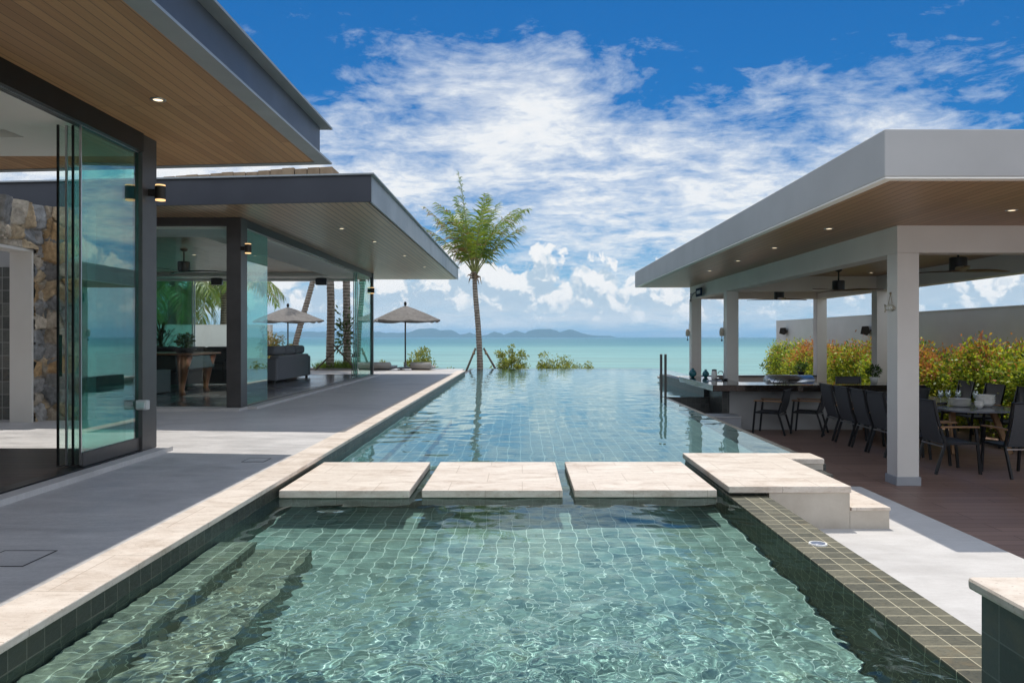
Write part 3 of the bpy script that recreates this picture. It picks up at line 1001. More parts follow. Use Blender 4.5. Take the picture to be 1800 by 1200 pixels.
bm = B(); prism(bm, [(-2.15, 10.99), (-2.15, 26.16), (-15, 26.16), (-15, 12.28)], T2 - .019, T2 + .003); obj('roof_edge', bm, 'fascia', rf)
bm = B()
r_ = random.Random(4)
p0, p1 = Vector((-3.38, 13.5, 0)), Vector((-9.6, 14.9, 0))
n_ = 26
for i in range(n_):
    a, b_ = p0.lerp(p1, i / n_ + .0), p0.lerp(p1, (i + .94) / n_)
    h = T2 + .66 - .08 * i / n_ + r_.uniform(-.015, .015)
    o_ = r_.uniform(0, .05)
    prism(bm, [(a.x, a.y - o_), (b_.x, b_.y - o_), (b_.x, b_.y + .5), (a.x, a.y + .5)], T2 + .004, h)
prism(bm, [(-3.37, 13.55), (-3.37, 17), (-2.95, 17), (-2.95, 13.62)], T2 + .004, T2 + .35)
obj('parapet', bm, 'rooftile', rf)
box_obj('post', -4.87, -4.63, 12.5, 12.79, PLINTH, Z2 - .001, 'frame', w2, .006)
box_obj('post', -4.70, -4.62, 23.5, 23.62, PLINTH, Z2 - .001, 'frame', w2)
box_obj('header', -12, -4.872, 12.53, 12.66, 3.44, Z2 - .001, 'frame', w2)
box_obj('header', -4.74, -4.64, 12.80, 23.49, 3.43, Z2 - .001, 'track', w2)
box_obj('header', -12, -4.72, 23.5, 23.66, 3.33, Z2 - .001, 'ceiling', w2)
bm = B()
bx(bm, -12, -4.60, 12.35, 12.75, TERR - .2, .437)
bx(bm, -4.8, -4.45, 12.75, 23.8, TERR - .2, .437)
obj('kerb', bm, 'patio', w2)
box_obj('floor', -12, -4.80, 12.75, 23.7, TERR - .2, .440, 'roomfloor', w2)
box_obj('floor_track', -4.73, -4.63, 12.8, 23.5, .4405, .449, 'track', w2)
bm = B()
bx(bm, -5.75, -4.76, 12.7, 23.49, 3.40, 3.56)
bx(bm, -12, -5.75, 12.7, 13.7, 3.40, 3.56)
bx(bm, -12, -5.75, 22.5, 23.49, 3.40, 3.56)
obj('bulkhead', bm, 'ceiling', w2)
box_obj('ceiling', -12, -5.752, 13.702, 22.498, 3.505, 3.56, 'soffit_grey', w2)
box_obj('wall', -12.2, -12, 12.5, 23.7, TERR, Z2 - .002, 'grey_plaster', w2)
for (x0, x1, y0, y1, mm, nm) in ((-9.4, -4.875, 12.59, 12.602, 'glass', 'window_pane'), (-12, -9.44, 12.59, 12.602, 'glass', 'window_pane'),
                                 (-4.676, -4.664, 12.81, 13.9, 'glass_green', 'glass_door'),
                                 (-4.676, -4.664, 21.5, 23.49, 'glass_green', 'glass_door'),
                                 (-4.716, -4.704, 21.45, 23.4, 'glass', 'glass_door'), (-4.756, -4.744, 21.4, 23.3, 'glass', 'glass_door'),
                                 (-12, -10.25, 23.57, 23.582, 'glass_green', 'glass_door'), (-11.8, -10.2, 23.60, 23.612, 'glass', 'glass_door')):
    o = box_obj(nm, x0, x1, y0, y1, .46, 3.42, mm, w2)
    if nm == 'glass_door':
        if x1 - x0 < .1:
            box_obj('edge_strip', x0 - .004, x1 + .004, y0 - .012, y0 - .001, .46, 3.42, 'alu', o)
        else:
            box_obj('edge_strip', x1 + .001, x1 + .03, y0 - .01, y1 + .01, .46, 3.42, 'alu', o)
for (x, y) in ((-3.28, 13.8), (-3.05, 15.7), (-2.85, 18.4), (-2.75, 21.4)):
    lab = {13.8: 'first downlight from the corner post in the far wing soffit', 15.7: 'second downlight from the corner post in the far wing soffit',
           18.4: 'third downlight from the corner post in the far wing soffit', 21.4: 'downlight nearest the sea in the far wing soffit'}[y]
    downlight(x, y, Z2, 1.15, lab, 'downlights in the villa soffits', dl0)
for (x, y, lab) in ((-9.3, 15.4, 'left downlight in the timber ceiling of the living room'), (-7.6, 17.6, 'right downlight in the timber ceiling of the living room')):
    downlight(x, y, 3.505, 1.3, lab, 'downlights in the living room ceiling', dl0)

# ------------------------------------------------------------------ dining pavilion on the right
dp = thing('dining_pavilion', 'white open dining pavilion with broad flat roof on square columns', 'pavilion', (7, 15, DECK))
SO, RT = 3.055, 3.515
bm = B(); prism(bm, [(3.34, 7.0), (3.34, 22.5), (8.95, 22.5), (8.95, 7.0)], SO + .02, RT, .012)
rf = obj('roof', bm, 'roof_plaster', dp)
box_obj('soffit', 3.44, 8.90, 7.11, 22.4, SO, SO + .0195, 'soffit_dark', rf)
bm = B()
bx(bm, 3.345, 3.4395, 7.005, 22.49, SO + .004, SO + .0195)
bx(bm, 3.4395, 8.94, 7.005, 7.1095, SO + .004, SO + .0195)
obj('edge_trim', bm, 'ceiling', rf)
cols = [(4.90, 9.92), (8.5, 9.92), (4.90, 18.2), (8.5, 18.2), (4.88, 21.9), (8.5, 21.9)]
for cx, cy_ in cols:
    c = box_obj('column', cx, cx + .285, cy_, cy_ + .285, DECK, 2.699, 'plaster', dp, .006)
    if cy_ < 12:
        box_obj('skirting', cx - .018, cx + .303, cy_ - .018, cy_ + .303, DECK, DECK + .115, 'base_plaster', c, .004)
BZ = 2.70
bm = B()
bx(bm, 4.90, 5.185, 9.921, 22.184, BZ, SO - .001)
obj('beam', bm, 'plaster', dp)
box_obj('beam', 8.5, 8.785, 9.921, 22.184, BZ, SO - .001, 'plaster', dp)
box_obj('beam', 5.186, 8.499, 9.923, 10.2, BZ, SO - .001, 'plaster', dp)
box_obj('beam', 5.186, 8.499, 18.2, 18.485, BZ, SO - .001, 'plaster', dp)
box_obj('beam', 5.186, 8.499, 21.9, 22.184, BZ, SO - .001, 'plaster', dp)
for i, (x, y) in enumerate(((4.12, 10.2), (4.12, 12.4), (4.12, 14.5), (4.12, 16.7))):
    lab = ['nearest', 'second nearest', 'third nearest', 'farthest'][i] + ' downlight in the pavilion eave along the pool'
    downlight(x, y, SO, 1.15, lab, 'downlights under the pavilion roof', dl0)
downlight(5.62, 8.72, SO, 1.15, 'downlight in the front eave of the pavilion above the near column', 'downlights under the pavilion roof', dl0)
downlight(7.9, 17.2, SO, 1.15, 'downlight in the pavilion ceiling near the back cross beam', 'downlights under the pavilion roof', dl0)


def fan(x, y, z, ztop, rz, lab, m_blade='blade', L=.80):
    t = thing('ceiling_fan', lab, 'ceiling fan', (x, y, z), rz, 'ceiling fans')
    bm = B(); lathe(bm, [(.115, -.10), (.128, -.095), (.128, .095), (.115, .105)], n=32); obj('motor', bm, 'black', t, False, False)
    bm = B(); tube(bm, [(0, 0, .10), (0, 0, ztop - z - .0)], .016, 12); obj('rod', bm, 'black', t, True, False)
    bm = B(); lathe(bm, [(.02, ztop - z - .06), (.07, ztop - z - .03), (.075, ztop - z - .001)], n=24); obj('rose', bm, 'black', t, True, False)
    bm = B(); lathe(bm, [(0, -.122), (.10, -.12), (.105, -.101)], n=28); obj('hub', bm, m_blade, t, True, False)
    for k in range(3):
        bm = B()
        n = 10
        top, bot = [], []
        for i in range(n + 1):
            s = i / n
            w = .055 + .045 * math.sin(math.pi * min(1, s * 1.05)) - .02 * s
            x_ = .08 + s * L
            tw = .16 * (1 - .6 * s)
            z_ = -.108 + .012 * math.sin(s * 3)
            top.append((bm.verts.new((x_, -w, z_ + w * tw + .006)), bm.verts.new((x_, w, z_ - w * tw + .006))))
            bot.append((bm.verts.new((x_, -w, z_ + w * tw - .006)), bm.verts.new((x_, w, z_ - w * tw - .006))))
        for i in range(n):
            bm.faces.new((top[i][0], top[i + 1][0], top[i + 1][1], top[i][1]))
            bm.faces.new((bot[i][0], bot[i][1], bot[i + 1][1], bot[i + 1][0]))
            bm.faces.new((top[i][0], bot[i][0], bot[i + 1][0], top[i + 1][0]))
            bm.faces.new((top[i][1], top[i + 1][1], bot[i + 1][1], bot[i][1]))
        bm.faces.new((top[n][0], top[n][1], bot[n][1], bot[n][0]))
        bm.faces.new((top[0][0], bot[0][0], bot[0][1], top[0][1]))
        bmesh.ops.rotate(bm, verts=bm.verts[:], matrix=Matrix.Rotation(k * 2 * math.pi / 3, 3, 'Z'))
        obj('blade', bm, m_blade, t, True, False)
    return t


fan(6.83, 11.9, 2.74, SO, R(8), 'wooden three bladed ceiling fan nearest the dining table front')
fan(6.83, 16.4, 2.71, SO, R(-25), 'wooden three bladed ceiling fan in the middle of the pavilion')
fan(6.80, 20.1, 2.70, SO, R(20), 'wooden three bladed ceiling fan above the barbecue')
fan(-7.35, 16.5, 3.13, 3.505, R(12), 'dark ceiling fan in the living room of the far wing', 'ebony')

# hanging things on the columns
t = thing('bracket_sign', 'small dark square sign on a scrolled iron bracket on the far pool column', 'sign', (4.88, 21.7, 2.75))
bm = B(); tube(bm, [(4.865, 21.93, 2.62), (4.865, 21.93, 2.86)], .018, 8); tube(bm, [(4.86, 21.93, 2.80), (4.82, 21.45, 2.82), (4.80, 20.95, 2.84)], .012, 8)
tube(bm, [(4.86, 21.93, 2.66), (4.84, 21.7, 2.75), (4.82, 21.4, 2.81)], .010, 8); obj('bracket', bm, 'black', t, True)
o = box_obj('board', 4.785, 4.815, 20.3, 20.95, 2.70, 2.93, 'sign_face', t, .008)
bm = B()
for i in range(4):
    bx(bm, 4.7815, 4.7845, 20.42 + i * .11, 20.49 + i * .11, 2.77, 2.86)
obj('lettering', bm, 'sign_text', o)
t = thing('driftwood_sign', 'bleached driftwood fish shaped sign hanging by a rope on the near column', 'sign', (4.89, 10.06, 2.0))
bm = B()
prism(bm, [(0, 0), (.05, .055), (.12, .07), (.19, .06), (.25, .015), (.25, -.03), (.18, -.055), (.09, -.05)], -.011, .011, .003)
prism(bm, [(-.055, .075), (.012, .012), (.012, -.012), (-.05, -.08), (-.035, 0)], -.010, .010)
bmesh.ops.rotate(bm, verts=bm.verts[:], matrix=Matrix(((0, 0, 1), (-1, 0, 0), (0, 1, 0))))
bmesh.ops.translate(bm, verts=bm.verts[:], vec=(4.882, 10.20, 1.985))
for v in bm.verts:
    v.co.y = 10.10 + (v.co.y - 10.10) * .85
    v.co.z = 1.985 + (v.co.z - 1.985) * .72
b1 = obj('board', bm, 'driftwood', t)
bm = B(); tube(bm, [(4.885, 10.14, 2.03), (4.888, 10.08, 2.17), (4.885, 10.03, 2.04)], .004, 6); obj('cord', bm, 'rope', t)
bm = B(); lathe(bm, [(0, .02), (.012, .012), (.014, -.006), (0, -.012)], (4.886, 10.08, 2.175), 10); obj('knot', bm, 'rope', t, True)
bm = B()
lw = .0042
zz0 = 1.970
y0 = 10.155
for i, segs in enumerate(([(0, 0, 0, 4), (0, 4, 2, 4), (0, 2, 2, 2), (0, 0, 2, 0), (2, 0, 2, 4)], [(0, 0, 0, 4), (0, 4, 2, 4), (0, 2, 1.6, 2), (0, 0, 2, 0)],
                          [(0, 0, 1, 4), (1, 4, 2, 0), (.5, 2, 1.5, 2)], [(0, 0, 0, 4), (0, 4, 2, 4), (0, 0, 2, 0)],
                          [(0, 0, 0, 4), (2, 0, 2, 4), (0, 2, 2, 2)])):
    for (a, b_, c_, d_) in segs:
        tube(bm, [(4.8695, y0 - i * .032 - a * .009, zz0 + b_ * .008), (4.8695, y0 - i * .032 - c_ * .009, zz0 + d_ * .008)], lw, 4)
obj('lettering', bm, 'white_paint', b1)
for (cx, cy_, lab) in ((4.88, 18.34, 'hanging wind chime on the middle pool column above the bar'), (4.86, 22.04, 'hanging wind chime on the far pool column by the sea')):
    t = thing('wind_chime', lab, 'wind chime', (cx, cy_, 1.7), 0, 'chimes hanging on the columns')
    bm = B(); tube(bm, [(cx - .02, cy_, 1.98), (cx - .02, cy_, 1.80)], .005, 6); obj('cord', bm, 'rope', t)
    bm = B(); lathe(bm, [(0, .11), (.045, .09), (.06, .02), (.055, -.09), (.03, -.10)], (cx - .06, cy_, 1.72), 12); obj('body', bm, 'driftwood', t, True)
    bm = B(); tube(bm, [(cx - .06, cy_, 1.62), (cx - .06, cy_, 1.54)], .008, 6); lathe(bm, [(0, .03), (.03, 0), (0, -.03)], (cx - .06, cy_, 1.52), 10); obj('clapper', bm, 'bronze', t)

# bar
bar = thing('bar_counter', 'polished black granite bar counter on a white base beside the pool', 'bar', (6, 16, DECK))
bm = B()
prism(bm, [(3.87, 15.42), (8.2, 15.42), (8.2, 16.45), (4.72, 16.45), (4.72, 18.75), (3.87, 18.75)], .495, .623, .006)
obj('counter_top', bm, 'granite', bar)
bm = B()
prism(bm, [(4.345, 15.92), (8.1, 15.92), (8.1, 16.35), (4.6, 16.35), (4.6, 18.7), (4.345, 18.7)], DECK, .4945)
obj('base', bm, 'grey_plaster', bar)
bm = B(); prism(bm, [(4.10, 17.145), (4.344, 17.145), (4.344, 22.7), (4.10, 22.7)], -1.55, .49)
obj('pool_side_panel', bm, 'dark_tile', bar)
box_obj('pool_side_panel', 4.19, 4.3435, 15.93, 16.998, DECK, .4940, 'dark_tile', bar)
t = thing('bar_back_wall', 'low grey wall with black capping behind the barbecue between the far columns', 'wall', (6.8, 22, DECK))
box_obj('wall', 5.19, 8.495, 21.95, 22.15, DECK, .455, 'grey_plaster', t)
box_obj('capping', 5.19, 8.495, 21.90, 22.2, .4555, .492, 'granite', t, .004)
t = thing('pool_ledge', 'pale stone ledge at the far end of the bar beside the water', 'ledge', (4.6, 22.9, 0))
box_obj('slab', 4.2, 5.5, 22.72, 23.6, .31, .385, 'travertine', t, .006)
box_obj('base', 4.25, 5.45, 22.75, 23.55, -1.6, .3095, 'render', t)
t = thing('concrete_step', 'low grey concrete step block below the bar corner', 'step', (4.1, 15.6, DECK))
box_obj('block', 3.7, 4.42, 15.3, 15.915, DECK, -.032, 'base_plaster', t, .012)
box_obj('tread', 3.69, 4.43, 15.29, 15.917, -.0315, .0, 'grey_plaster', t, .008)
# barbecue
t = thing('barbecue', 'stainless steel hooded gas barbecue behind the bar counter', 'barbecue', (6.1, 17.4, DECK))
box_obj('cabinet', 5.58, 6.62, 17.1, 17.65, DECK, .47, 'black', t, .01)
bm = B()
n = 12
for s0, s1 in ((5.6, 6.6),):
    ring = []
    for i in range(n + 1):
        a = math.pi * i / n
        ring.append((17.37 - .29 * math.cos(a), .50 + .235 * math.sin(a) ** .8))
    lo = [bm.verts.new((s0, y, z)) for y, z in ring]
    hi = [bm.verts.new((s1, y, z)) for y, z in ring]
    for i in range(n):
        bm.faces.new((lo[i], lo[i + 1], hi[i + 1], hi[i]))
    bm.faces.new(lo[::-1]); bm.faces.new(hi)
    bm.faces.new((lo[0], hi[0], hi[n], lo[n]))
obj('hood', bm, 'alu', t, True)
bm = B(); tube(bm, [(5.98, 17.12, .63), (5.98, 17.05, .63), (6.22, 17.05, .63), (6.22, 17.12, .63)], .014, 8); obj('handle', bm, 'black', t)
box_obj('control_panel', 5.58, 6.62, 17.06, 17.1, .30, .468, 'alu', t, .006)
# small things on the counter
for (x, y, s, lab) in ((4.13, 18.4, .085, 'round teal glazed vase on the bar corner, nearer the pool'), (4.42, 18.3, .075, 'round teal glazed vase on the bar corner beside the sink')):
    t = thing('vase', lab, 'vase', (x, y, .624), 0, 'teal vases on the bar')
    bm = B(); lathe(bm, [(.4 * s, 0), (s, .6 * s), (1.1 * s, 1.2 * s), (.8 * s, 1.9 * s), (.35 * s, 2.2 * s), (.42 * s, 2.5 * s), (.34 * s, 2.5 * s), (.28 * s, 2.2 * s)], n=24)
    obj('body', bm, 'teal_glass', t, True, False)
    bm = B(); lathe(bm, [(.36 * s, 2.5 * s), (.44 * s, 2.52 * s), (.44 * s, 2.58 * s), (.36 * s, 2.58 * s)], n=20); obj('lip', bm, 'black', t, False, False)
t = thing('jar', 'pale cylindrical jar with dark lid on the bar counter', 'jar', (4.45, 17.6, .624))
bm = B(); lathe(bm, [(.06, 0), (.065, .01), (.065, .17), (.05, .19)], n=20); obj('body', bm, 'ceramic', t, True, False)
bm = B(); lathe(bm, [(.052, .191), (.056, .195), (.056, .22), (.0, .23)], n=20); obj('lid', bm, 'pole', t, True, False)
t = thing('serving_tray', 'dark oval tray on the bar counter by the jar', 'tray', (4.52, 17.25, .624))
bm = B(); lathe(bm, [(0, .006), (.12, .006), (.16, .03), (.165, .03), (.125, 0)], n=28); obj('dish', bm, 'black', t, True, False)
bm = B(); lathe(bm, [(0, .05), (.05, .045), (.08, .02), (.07, .007)], n=16); obj('contents', bm, 'husk', t, True, False)
t = thing('sink_basin', 'small steel sink basin set in the bar counter', 'sink', (4.28, 16.9, .624))
bm = B(); lathe(bm, [(0, .002), (.12, .002), (.16, .012), (.17, .012), (.175, .0)], n=28); obj('bowl', bm, 'alu', t, True, False)
bm = B(); tube(bm, [(.2, 0, 0), (.2, 0, .16), (.17, 0, .21), (.10, 0, .21), (.08, 0, .17)], .012, 10); obj('tap', bm, 'alu', t, True, False)
for (x, y, lab) in ((5.35, 16.2, 'folded barbecue rack left of the steel barbecue on the counter'),):
    t = thing('rack', lab, 'rack', (x, y, .624))
    bm = B()
    for k in range(3):
        tube(bm, [(k * .12, 0, .0), (k * .12 + .06, 0, .10 - .02 * k), (k * .12 + .11, 0, .02)], .008, 6)
    tube(bm, [(0, 0, .006), (.42, 0, .006)], .007, 6)
    obj('wire', bm, 'pole', t, False, False)
    bm = B(); bx(bm, -.02, .44, -.06, .06, 0, .004); obj('base', bm, 'black', t, False, False)

# ------------------------------------------------------------------ chairs and dining table
def chair(name, lab, bh, group, back_tilt=.13):
    t = thing(name, lab, 'chair', (0, 0, 0), 0, group)
    W = .275
    bm = B(); bx(bm, -W + .02, W - .02, -.22, .26, .425, .445, .008); obj('seat', bm, 'sling', t, False, False)
    bm = B()
    n = 8
    prev = None
    for i in range(n + 1):
        s = i / n
        y = -.225 - back_tilt * s - .02 * math.sin(math.pi * s)
        z = .45 + (bh - .47) * s
        q = [bm.verts.new((sx * (W - .02), y + dy, z)) for sx, dy in ((-1, -.007), (1, -.007), (1, .007), (-1, .007))]
        if prev:
            for k in range(4):
                bm.faces.new((prev[k], prev[(k + 1) % 4], q[(k + 1) % 4], q[k]))
        else:
            bm.faces.new(q[::-1])
        prev = q
    bm.faces.new(prev)
    obj('backrest', bm, 'sling', t, False, False)
    bm = B()
    for sx in (-1, 1):
        tube(bm, [(sx * W, -.19, .42), (sx * W, -.225 - back_tilt * .5, .45 + (bh - .47) * .5), (sx * W, -.23 - back_tilt, bh)], .016, rect=(.026, .034))
        tube(bm, [(sx * W, -.20, .432), (sx * W, .27, .436)], .016, rect=(.026, .034))
    tube(bm, [(-W, -.232 - back_tilt, bh - .012), (W, -.232 - back_tilt, bh - .012)], .014, 8)
    obj('back_frame', bm, 'chair_metal', t, False, False)
    for sx in (-1, 1):
        bm = B(); tube(bm, [(sx * W, -.20, .43), (sx * W, -.27, .20), (sx * W, -.33, 0)], .016, rect=(.028, .036)); obj('leg', bm, 'chair_metal', t, False, False)
        bm = B(); tube(bm, [(sx * W, .235, .655), (sx * W, .26, .44), (sx * W, .30, 0)], .016, rect=(.028, .036)); obj('leg', bm, 'chair_metal', t, False, False)
        bm = B(); bx(bm, sx * W - .027, sx * W + .027, -.27, .28, .656, .682, .008); obj('armrest', bm, 'teak', t, False, False)
    bm = B(); tube(bm, [(-W, -.225, .395), (W, -.225, .395)], .013, rect=(.03, .02)); obj('crossbar', bm, 'alu', t, False, False)
    return t


pave = 'dark teak armed dining chair '
ch0 = chair('dining_chair', pave + 'beside the near column, seen from behind', 1.05, 'chairs around the dining table')
ch0.location = (6.17, 11.0, DECK); ch0.rotation_euler = (0, 0, R(-90))
rows = [(6.15, 11.72, -90, 'on the pool side, mostly hidden by the near column'), (6.14, 12.48, -88, 'on the pool side, just left of the near column'),
        (6.13, 13.10, -91, 'on the pool side, second left of the near column'), (6.12, 13.76, -89, 'on the pool side, third left of the near column'),
        (6.13, 14.45, -92, 'on the pool side, farthest left of the near column'),
        (6.92, 10.68, 3, 'at the near head of the table, right picture edge'),
        (7.35, 16.75, 182, 'at the far head of the table by the bar'),
        (8.62, 12.6, 93, 'on the hedge side, nearest the picture edge'), (8.62, 13.5, 88, 'on the hedge side, behind the white bowls'),
        (8.62, 14.4, 91, 'on the hedge side behind the wine glasses'), (8.62, 15.35, 87, 'on the hedge side, beside the ribbed pot')]
for x, y, a, s in rows:
    dup(ch0, (x, y, DECK), R(a), pave + s)
bc0 = chair('bar_chair', 'low backed dark bar side chair nearest the pool', .90, 'chairs at the bar', .09)
bc0.location = (5.02, 15.30, DECK); bc0.rotation_euler = (0, 0, R(58))
dup(bc0, (5.78, 15.32, DECK), R(60), 'low backed dark bar side chair next to the row of dining chairs')

t = thing('dining_table', 'long dark slate topped dining table on splayed timber legs', 'table', (7.6, 14.2, DECK))
bm = B()
x0, x1, y0, y1, rr = 6.98, 8.22, 12.15, 16.2, .28
poly = []
for cx, cy_, a0 in ((x1 - rr, y0 + rr, -90), (x1 - rr, y1 - rr, 0), (x0 + rr, y1 - rr, 90), (x0 + rr, y0 + rr, 180)):
    for k in range(7):
        a = R(a0 + 15 * k)
        poly.append((cx + rr * math.cos(a), cy_ + rr * math.sin(a)))
prism(bm, poly, DECK + .722, DECK + .75, .004)
obj('table_top', bm, 'table_top', t)
for sx, sy in ((-1, -1), (1, -1), (-1, 1), (1, 1)):
    bm = B()
    tube(bm, [(7.6 + sx * .34, 14.18 + sy * 1.35, DECK + .70), (7.6 + sx * .47, 14.18 + sy * 1.62, DECK)], .04, rect=(.085, .06))
    obj('leg', bm, 'teak', t)
box_obj('under_frame', 7.2, 8.0, 12.75, 15.6, DECK + .67, DECK + .7215, 'teak', t, .005)
TT = DECK + .751


def plates(x, y, n, r, lab):
    t = thing('plate_stack', lab, 'plates', (x, y, TT), 0, 'white crockery on the table')
    for k in range(n):
        bm = B(); z = k * .022
        lathe(bm, [(0, z + .003), (r * .6, z + .003), (r, z + .022), (r, z + .026), (r * .62, z + .009), (0, z + .008)], n=36)
        obj('plate', bm, 'ceramic', t, True, False)


def bowls(x, y, n, r, h, lab):
    t = thing('bowl_stack', lab, 'bowls', (x, y, TT), 0, 'white crockery on the table')
    for k in range(n):
        bm = B(); z = k * h * .42
        lathe(bm, [(.0, z + .001), (r * .45, z + .001), (r * .8, z + h * .45), (r, z + h), (r * .97, z + h), (r * .76, z + h * .47), (r * .4, z + .012), (0, z + .011)], n=36)
        obj('bowl', bm, 'ceramic', t, True, False)


plates(7.52, 13.05, 6, .17, 'stack of white dinner plates left of the bowls on the slate table')
bowls(7.90, 12.95, 4, .15, .09, 'stack of white bowls rightmost on the slate table')
bowls(7.62, 12.66, 2, .075, .085, 'two small white cups in front of the plate stack')
wg0 = None
for i, (x, y) in enumerate(((7.50, 13.62), (7.66, 13.66), (7.82, 13.62), (8.0, 13.4))):
    lab = 'stemmed clear wine glass behind the plates, ' + ['leftmost of four', 'second from left', 'third from left', 'rightmost of four'][i]
    if wg0 is None:
        wg0 = t = thing('wine_glass', lab, 'wine glass', (x, y, TT), 0, 'wine glasses on the table')
        bm = B(); lathe(bm, [(.036, 0), (.036, .003), (.006, .008), (.0045, .095)], n=24); obj('stem', bm, 'wine_glass', t, True, False)
        bm = B(); lathe(bm, [(.0046, .0955), (.03, .115), (.046, .15), (.047, .18), (.038, .235), (.036, .235), (.045, .18), (.044, .15), (.028, .118), (0, .10)], n=28)
        obj('bowl', bm, 'wine_glass', t, True, False)
    else:
        dup(wg0, (x, y, TT), 0, lab)
t = thing('ribbed_pot', 'dark ribbed planter pot standing on the table by the near column', 'pot', (7.3, 13.95, TT))
bm = B()
pr = [(.10, 0)]
for k in range(8):
    pr += [(.135 + .006 * k, .012 + .03 * k), (.125 + .006 * k, .028 + .03 * k)]
lathe(bm, pr + [(.19, .26), (.17, .26), (.15, .2)], n=32)
obj('body', bm, 'terracotta', t, True, False)
bm = B(); lathe(bm, [(0, .205), (.155, .205)], n=24); obj('soil', bm, 'soil', t, False, False)
t = thing('salt_grinder', 'small dark grinder lying beside the plate stack', 'grinder', (7.30, 13.2, TT + .03))
bm = B(); tube(bm, [(-.08, 0, 0), (-.02, 0, 0), (.0, 0, 0), (.08, .02, 0)], [.028, .02, .03, .026], 12); obj('body', bm, 'ebony', t, True, False)
bm = B(); tube(bm, [(.081, .02, 0), (.10, .024, 0)], [.02, .012], 12); obj('knob', bm, 'alu', t, True, False)

# ------------------------------------------------------------------ garden wall with speakers
t = thing('garden_wall', 'long plain plastered boundary wall behind the flowering hedge', 'wall', (10.3, 18, DECK))
box_obj('wall', 10.2, 10.45, 3, 30.5, -1.6, 2.225, 'wall_plaster', t)
box_obj('capping', 10.19, 10.46, 3, 30.51, 2.2255, 2.252, 'wall_plaster', t)
for y, z, lab in ((29.2, 1.83, 'black wedge speaker at the far end of the garden wall'), (22.2, 1.79, 'black wedge speaker on the garden wall beside the back column')):
    t = thing('wall_speaker', lab, 'speaker', (10.06, y, z), 0, 'speakers on the garden wall')
    bm = B()
    prism(bm, [(-.16, -.10), (.02, -.15), (.10, -.06), (.06, .13), (-.12, .12)], -.17, .17, .01)
    bmesh.ops.rotate(bm, verts=bm.verts[:], matrix=Matrix.Rotation(R(90), 3, 'X'))
    bmesh.ops.rotate(bm, verts=bm.verts[:], matrix=Matrix.Rotation(R(-25), 3, 'Z'))
    obj('cabinet', bm, 'bronze', t, False, False)
    bm = B(); tube(bm, [(.04, 0, 0), (.138, 0, 0)], .025, 8); obj('bracket', bm, 'black', t, False, False)
t = thing('garden_wall', 'white garden wall seen through the living room windows', 'wall', (-17, 34, 0))
box_obj('wall', -26, -11.2, 33.8, 34.1, -1.6, 2.12, 'plaster', t)
box_obj('capping', -26, -11.19, 33.78, 34.12, 2.1205, 2.15, 'plaster', t)


# ------------------------------------------------------------------ plants
def leaves(P, D, L, W, col, r, fold=.25):
    """leaf blades at P pointing along D: four-vertex kites"""
    n = len(P)
    D = D / np.linalg.norm(D, axis=1, keepdims=True)
    A = r.normal(0, 1, (n, 3))
    Sd = np.cross(D, A)
    Sd /= np.linalg.norm(Sd, axis=1, keepdims=True) + 1e-9
    Nn = np.cross(Sd, D)
    L = np.asarray(L)[:, None] if np.ndim(L) else L
    W = np.asarray(W)[:, None] if np.ndim(W) else W
    v0 = P
    v1 = P + D * L * .5 + Sd * W * .5 + Nn * L * .06
    v2 = P + D * L - Nn * L * .10
    v3 = P + D * L * .5 - Sd * W * .5 + Nn * L * .06
    V = np.stack([v0, v1, v2, v3], 1).reshape(-1, 3)
    F = np.arange(4 * n).reshape(-1, 4)
    c = np.repeat(np.concatenate([col, np.ones((n, 1))], 1), 4, 0)
    return V, F, c


def join(parts):
    V, F, Cc = [], [], []
    o = 0
    for v, f, c in parts:
        V.append(v); F.append(f + o); Cc.append(c)
        o += len(v)
    return np.concatenate(V), np.concatenate(F), np.concatenate(Cc)


def shrub(name, lab, cat, base, h, w, n, seed, group=None, sparse=.5, pal=((.27, .29, .055), (.18, .22, .05), (.34, .32, .08)), leaf=.11, stems=9, lean=0):
    r = np.random.default_rng(seed)
    t = thing(name, lab, cat, base, 0, group)
    bm = B()
    tips = []
    for k in range(stems):
        a = r.uniform(0, 6.28)
        sp_r = w * .5 * r.uniform(.15, 1)
        hh = h * 1.06 * r.uniform(.72, 1) * (1 - .35 * (sp_r / (w * .5)) ** 2)
        p1 = (math.cos(a) * sp_r * .35 + lean * .3, math.sin(a) * sp_r * .35, hh * .5)
        p2 = (math.cos(a) * sp_r + lean, math.sin(a) * sp_r, hh)
        tube(bm, [(r.uniform(-.05, .05), r.uniform(-.05, .05), 0), p1, p2], .022, 5, .006)
        tips.append((np.array(p1), np.array(p2)))
    obj('stems', bm, 'stake', t, False, False)
    cl = []
    for p1, p2 in tips:
        for k in range(7):
            s = r.uniform(.15, 1.03)
            cl.append((p1 * (1 - s) + p2 * s + r.normal(0, .05 * w, 3), r.uniform(.5, 1)))
    P, D, col = [], [], []
    pal = np.array(pal)
    per = max(6, int(n * 2.6) // len(cl))
    for c, sz in cl:
        q = r.normal(0, 1, (per, 3))
        q /= np.linalg.norm(q, axis=1, keepdims=True)
        rad = .16 * w * sz * r.uniform(.3, 1, (per, 1)) * sparse * 2
        P.append(c + q * rad * np.array([1, 1, .8]))
        D.append(q + np.array([0, 0, .35]) + r.normal(0, .5, (per, 3)))
        col.append(pal[r.integers(0, len(pal), per)] * r.uniform(.6, 1.35, (per, 1)))
    P, D, col = map(np.concatenate, (P, D, col))
    P[:, 2] = np.maximum(P[:, 2], .02)
    m = len(P)
    V, F, cc = leaves(P, D, leaf * r.uniform(.6, 1.2, m), leaf * .5 * r.uniform(.7, 1.2, m), col, r)
    obj('foliage', (V, F), 'leaf', t, False, False, cc)
    return t


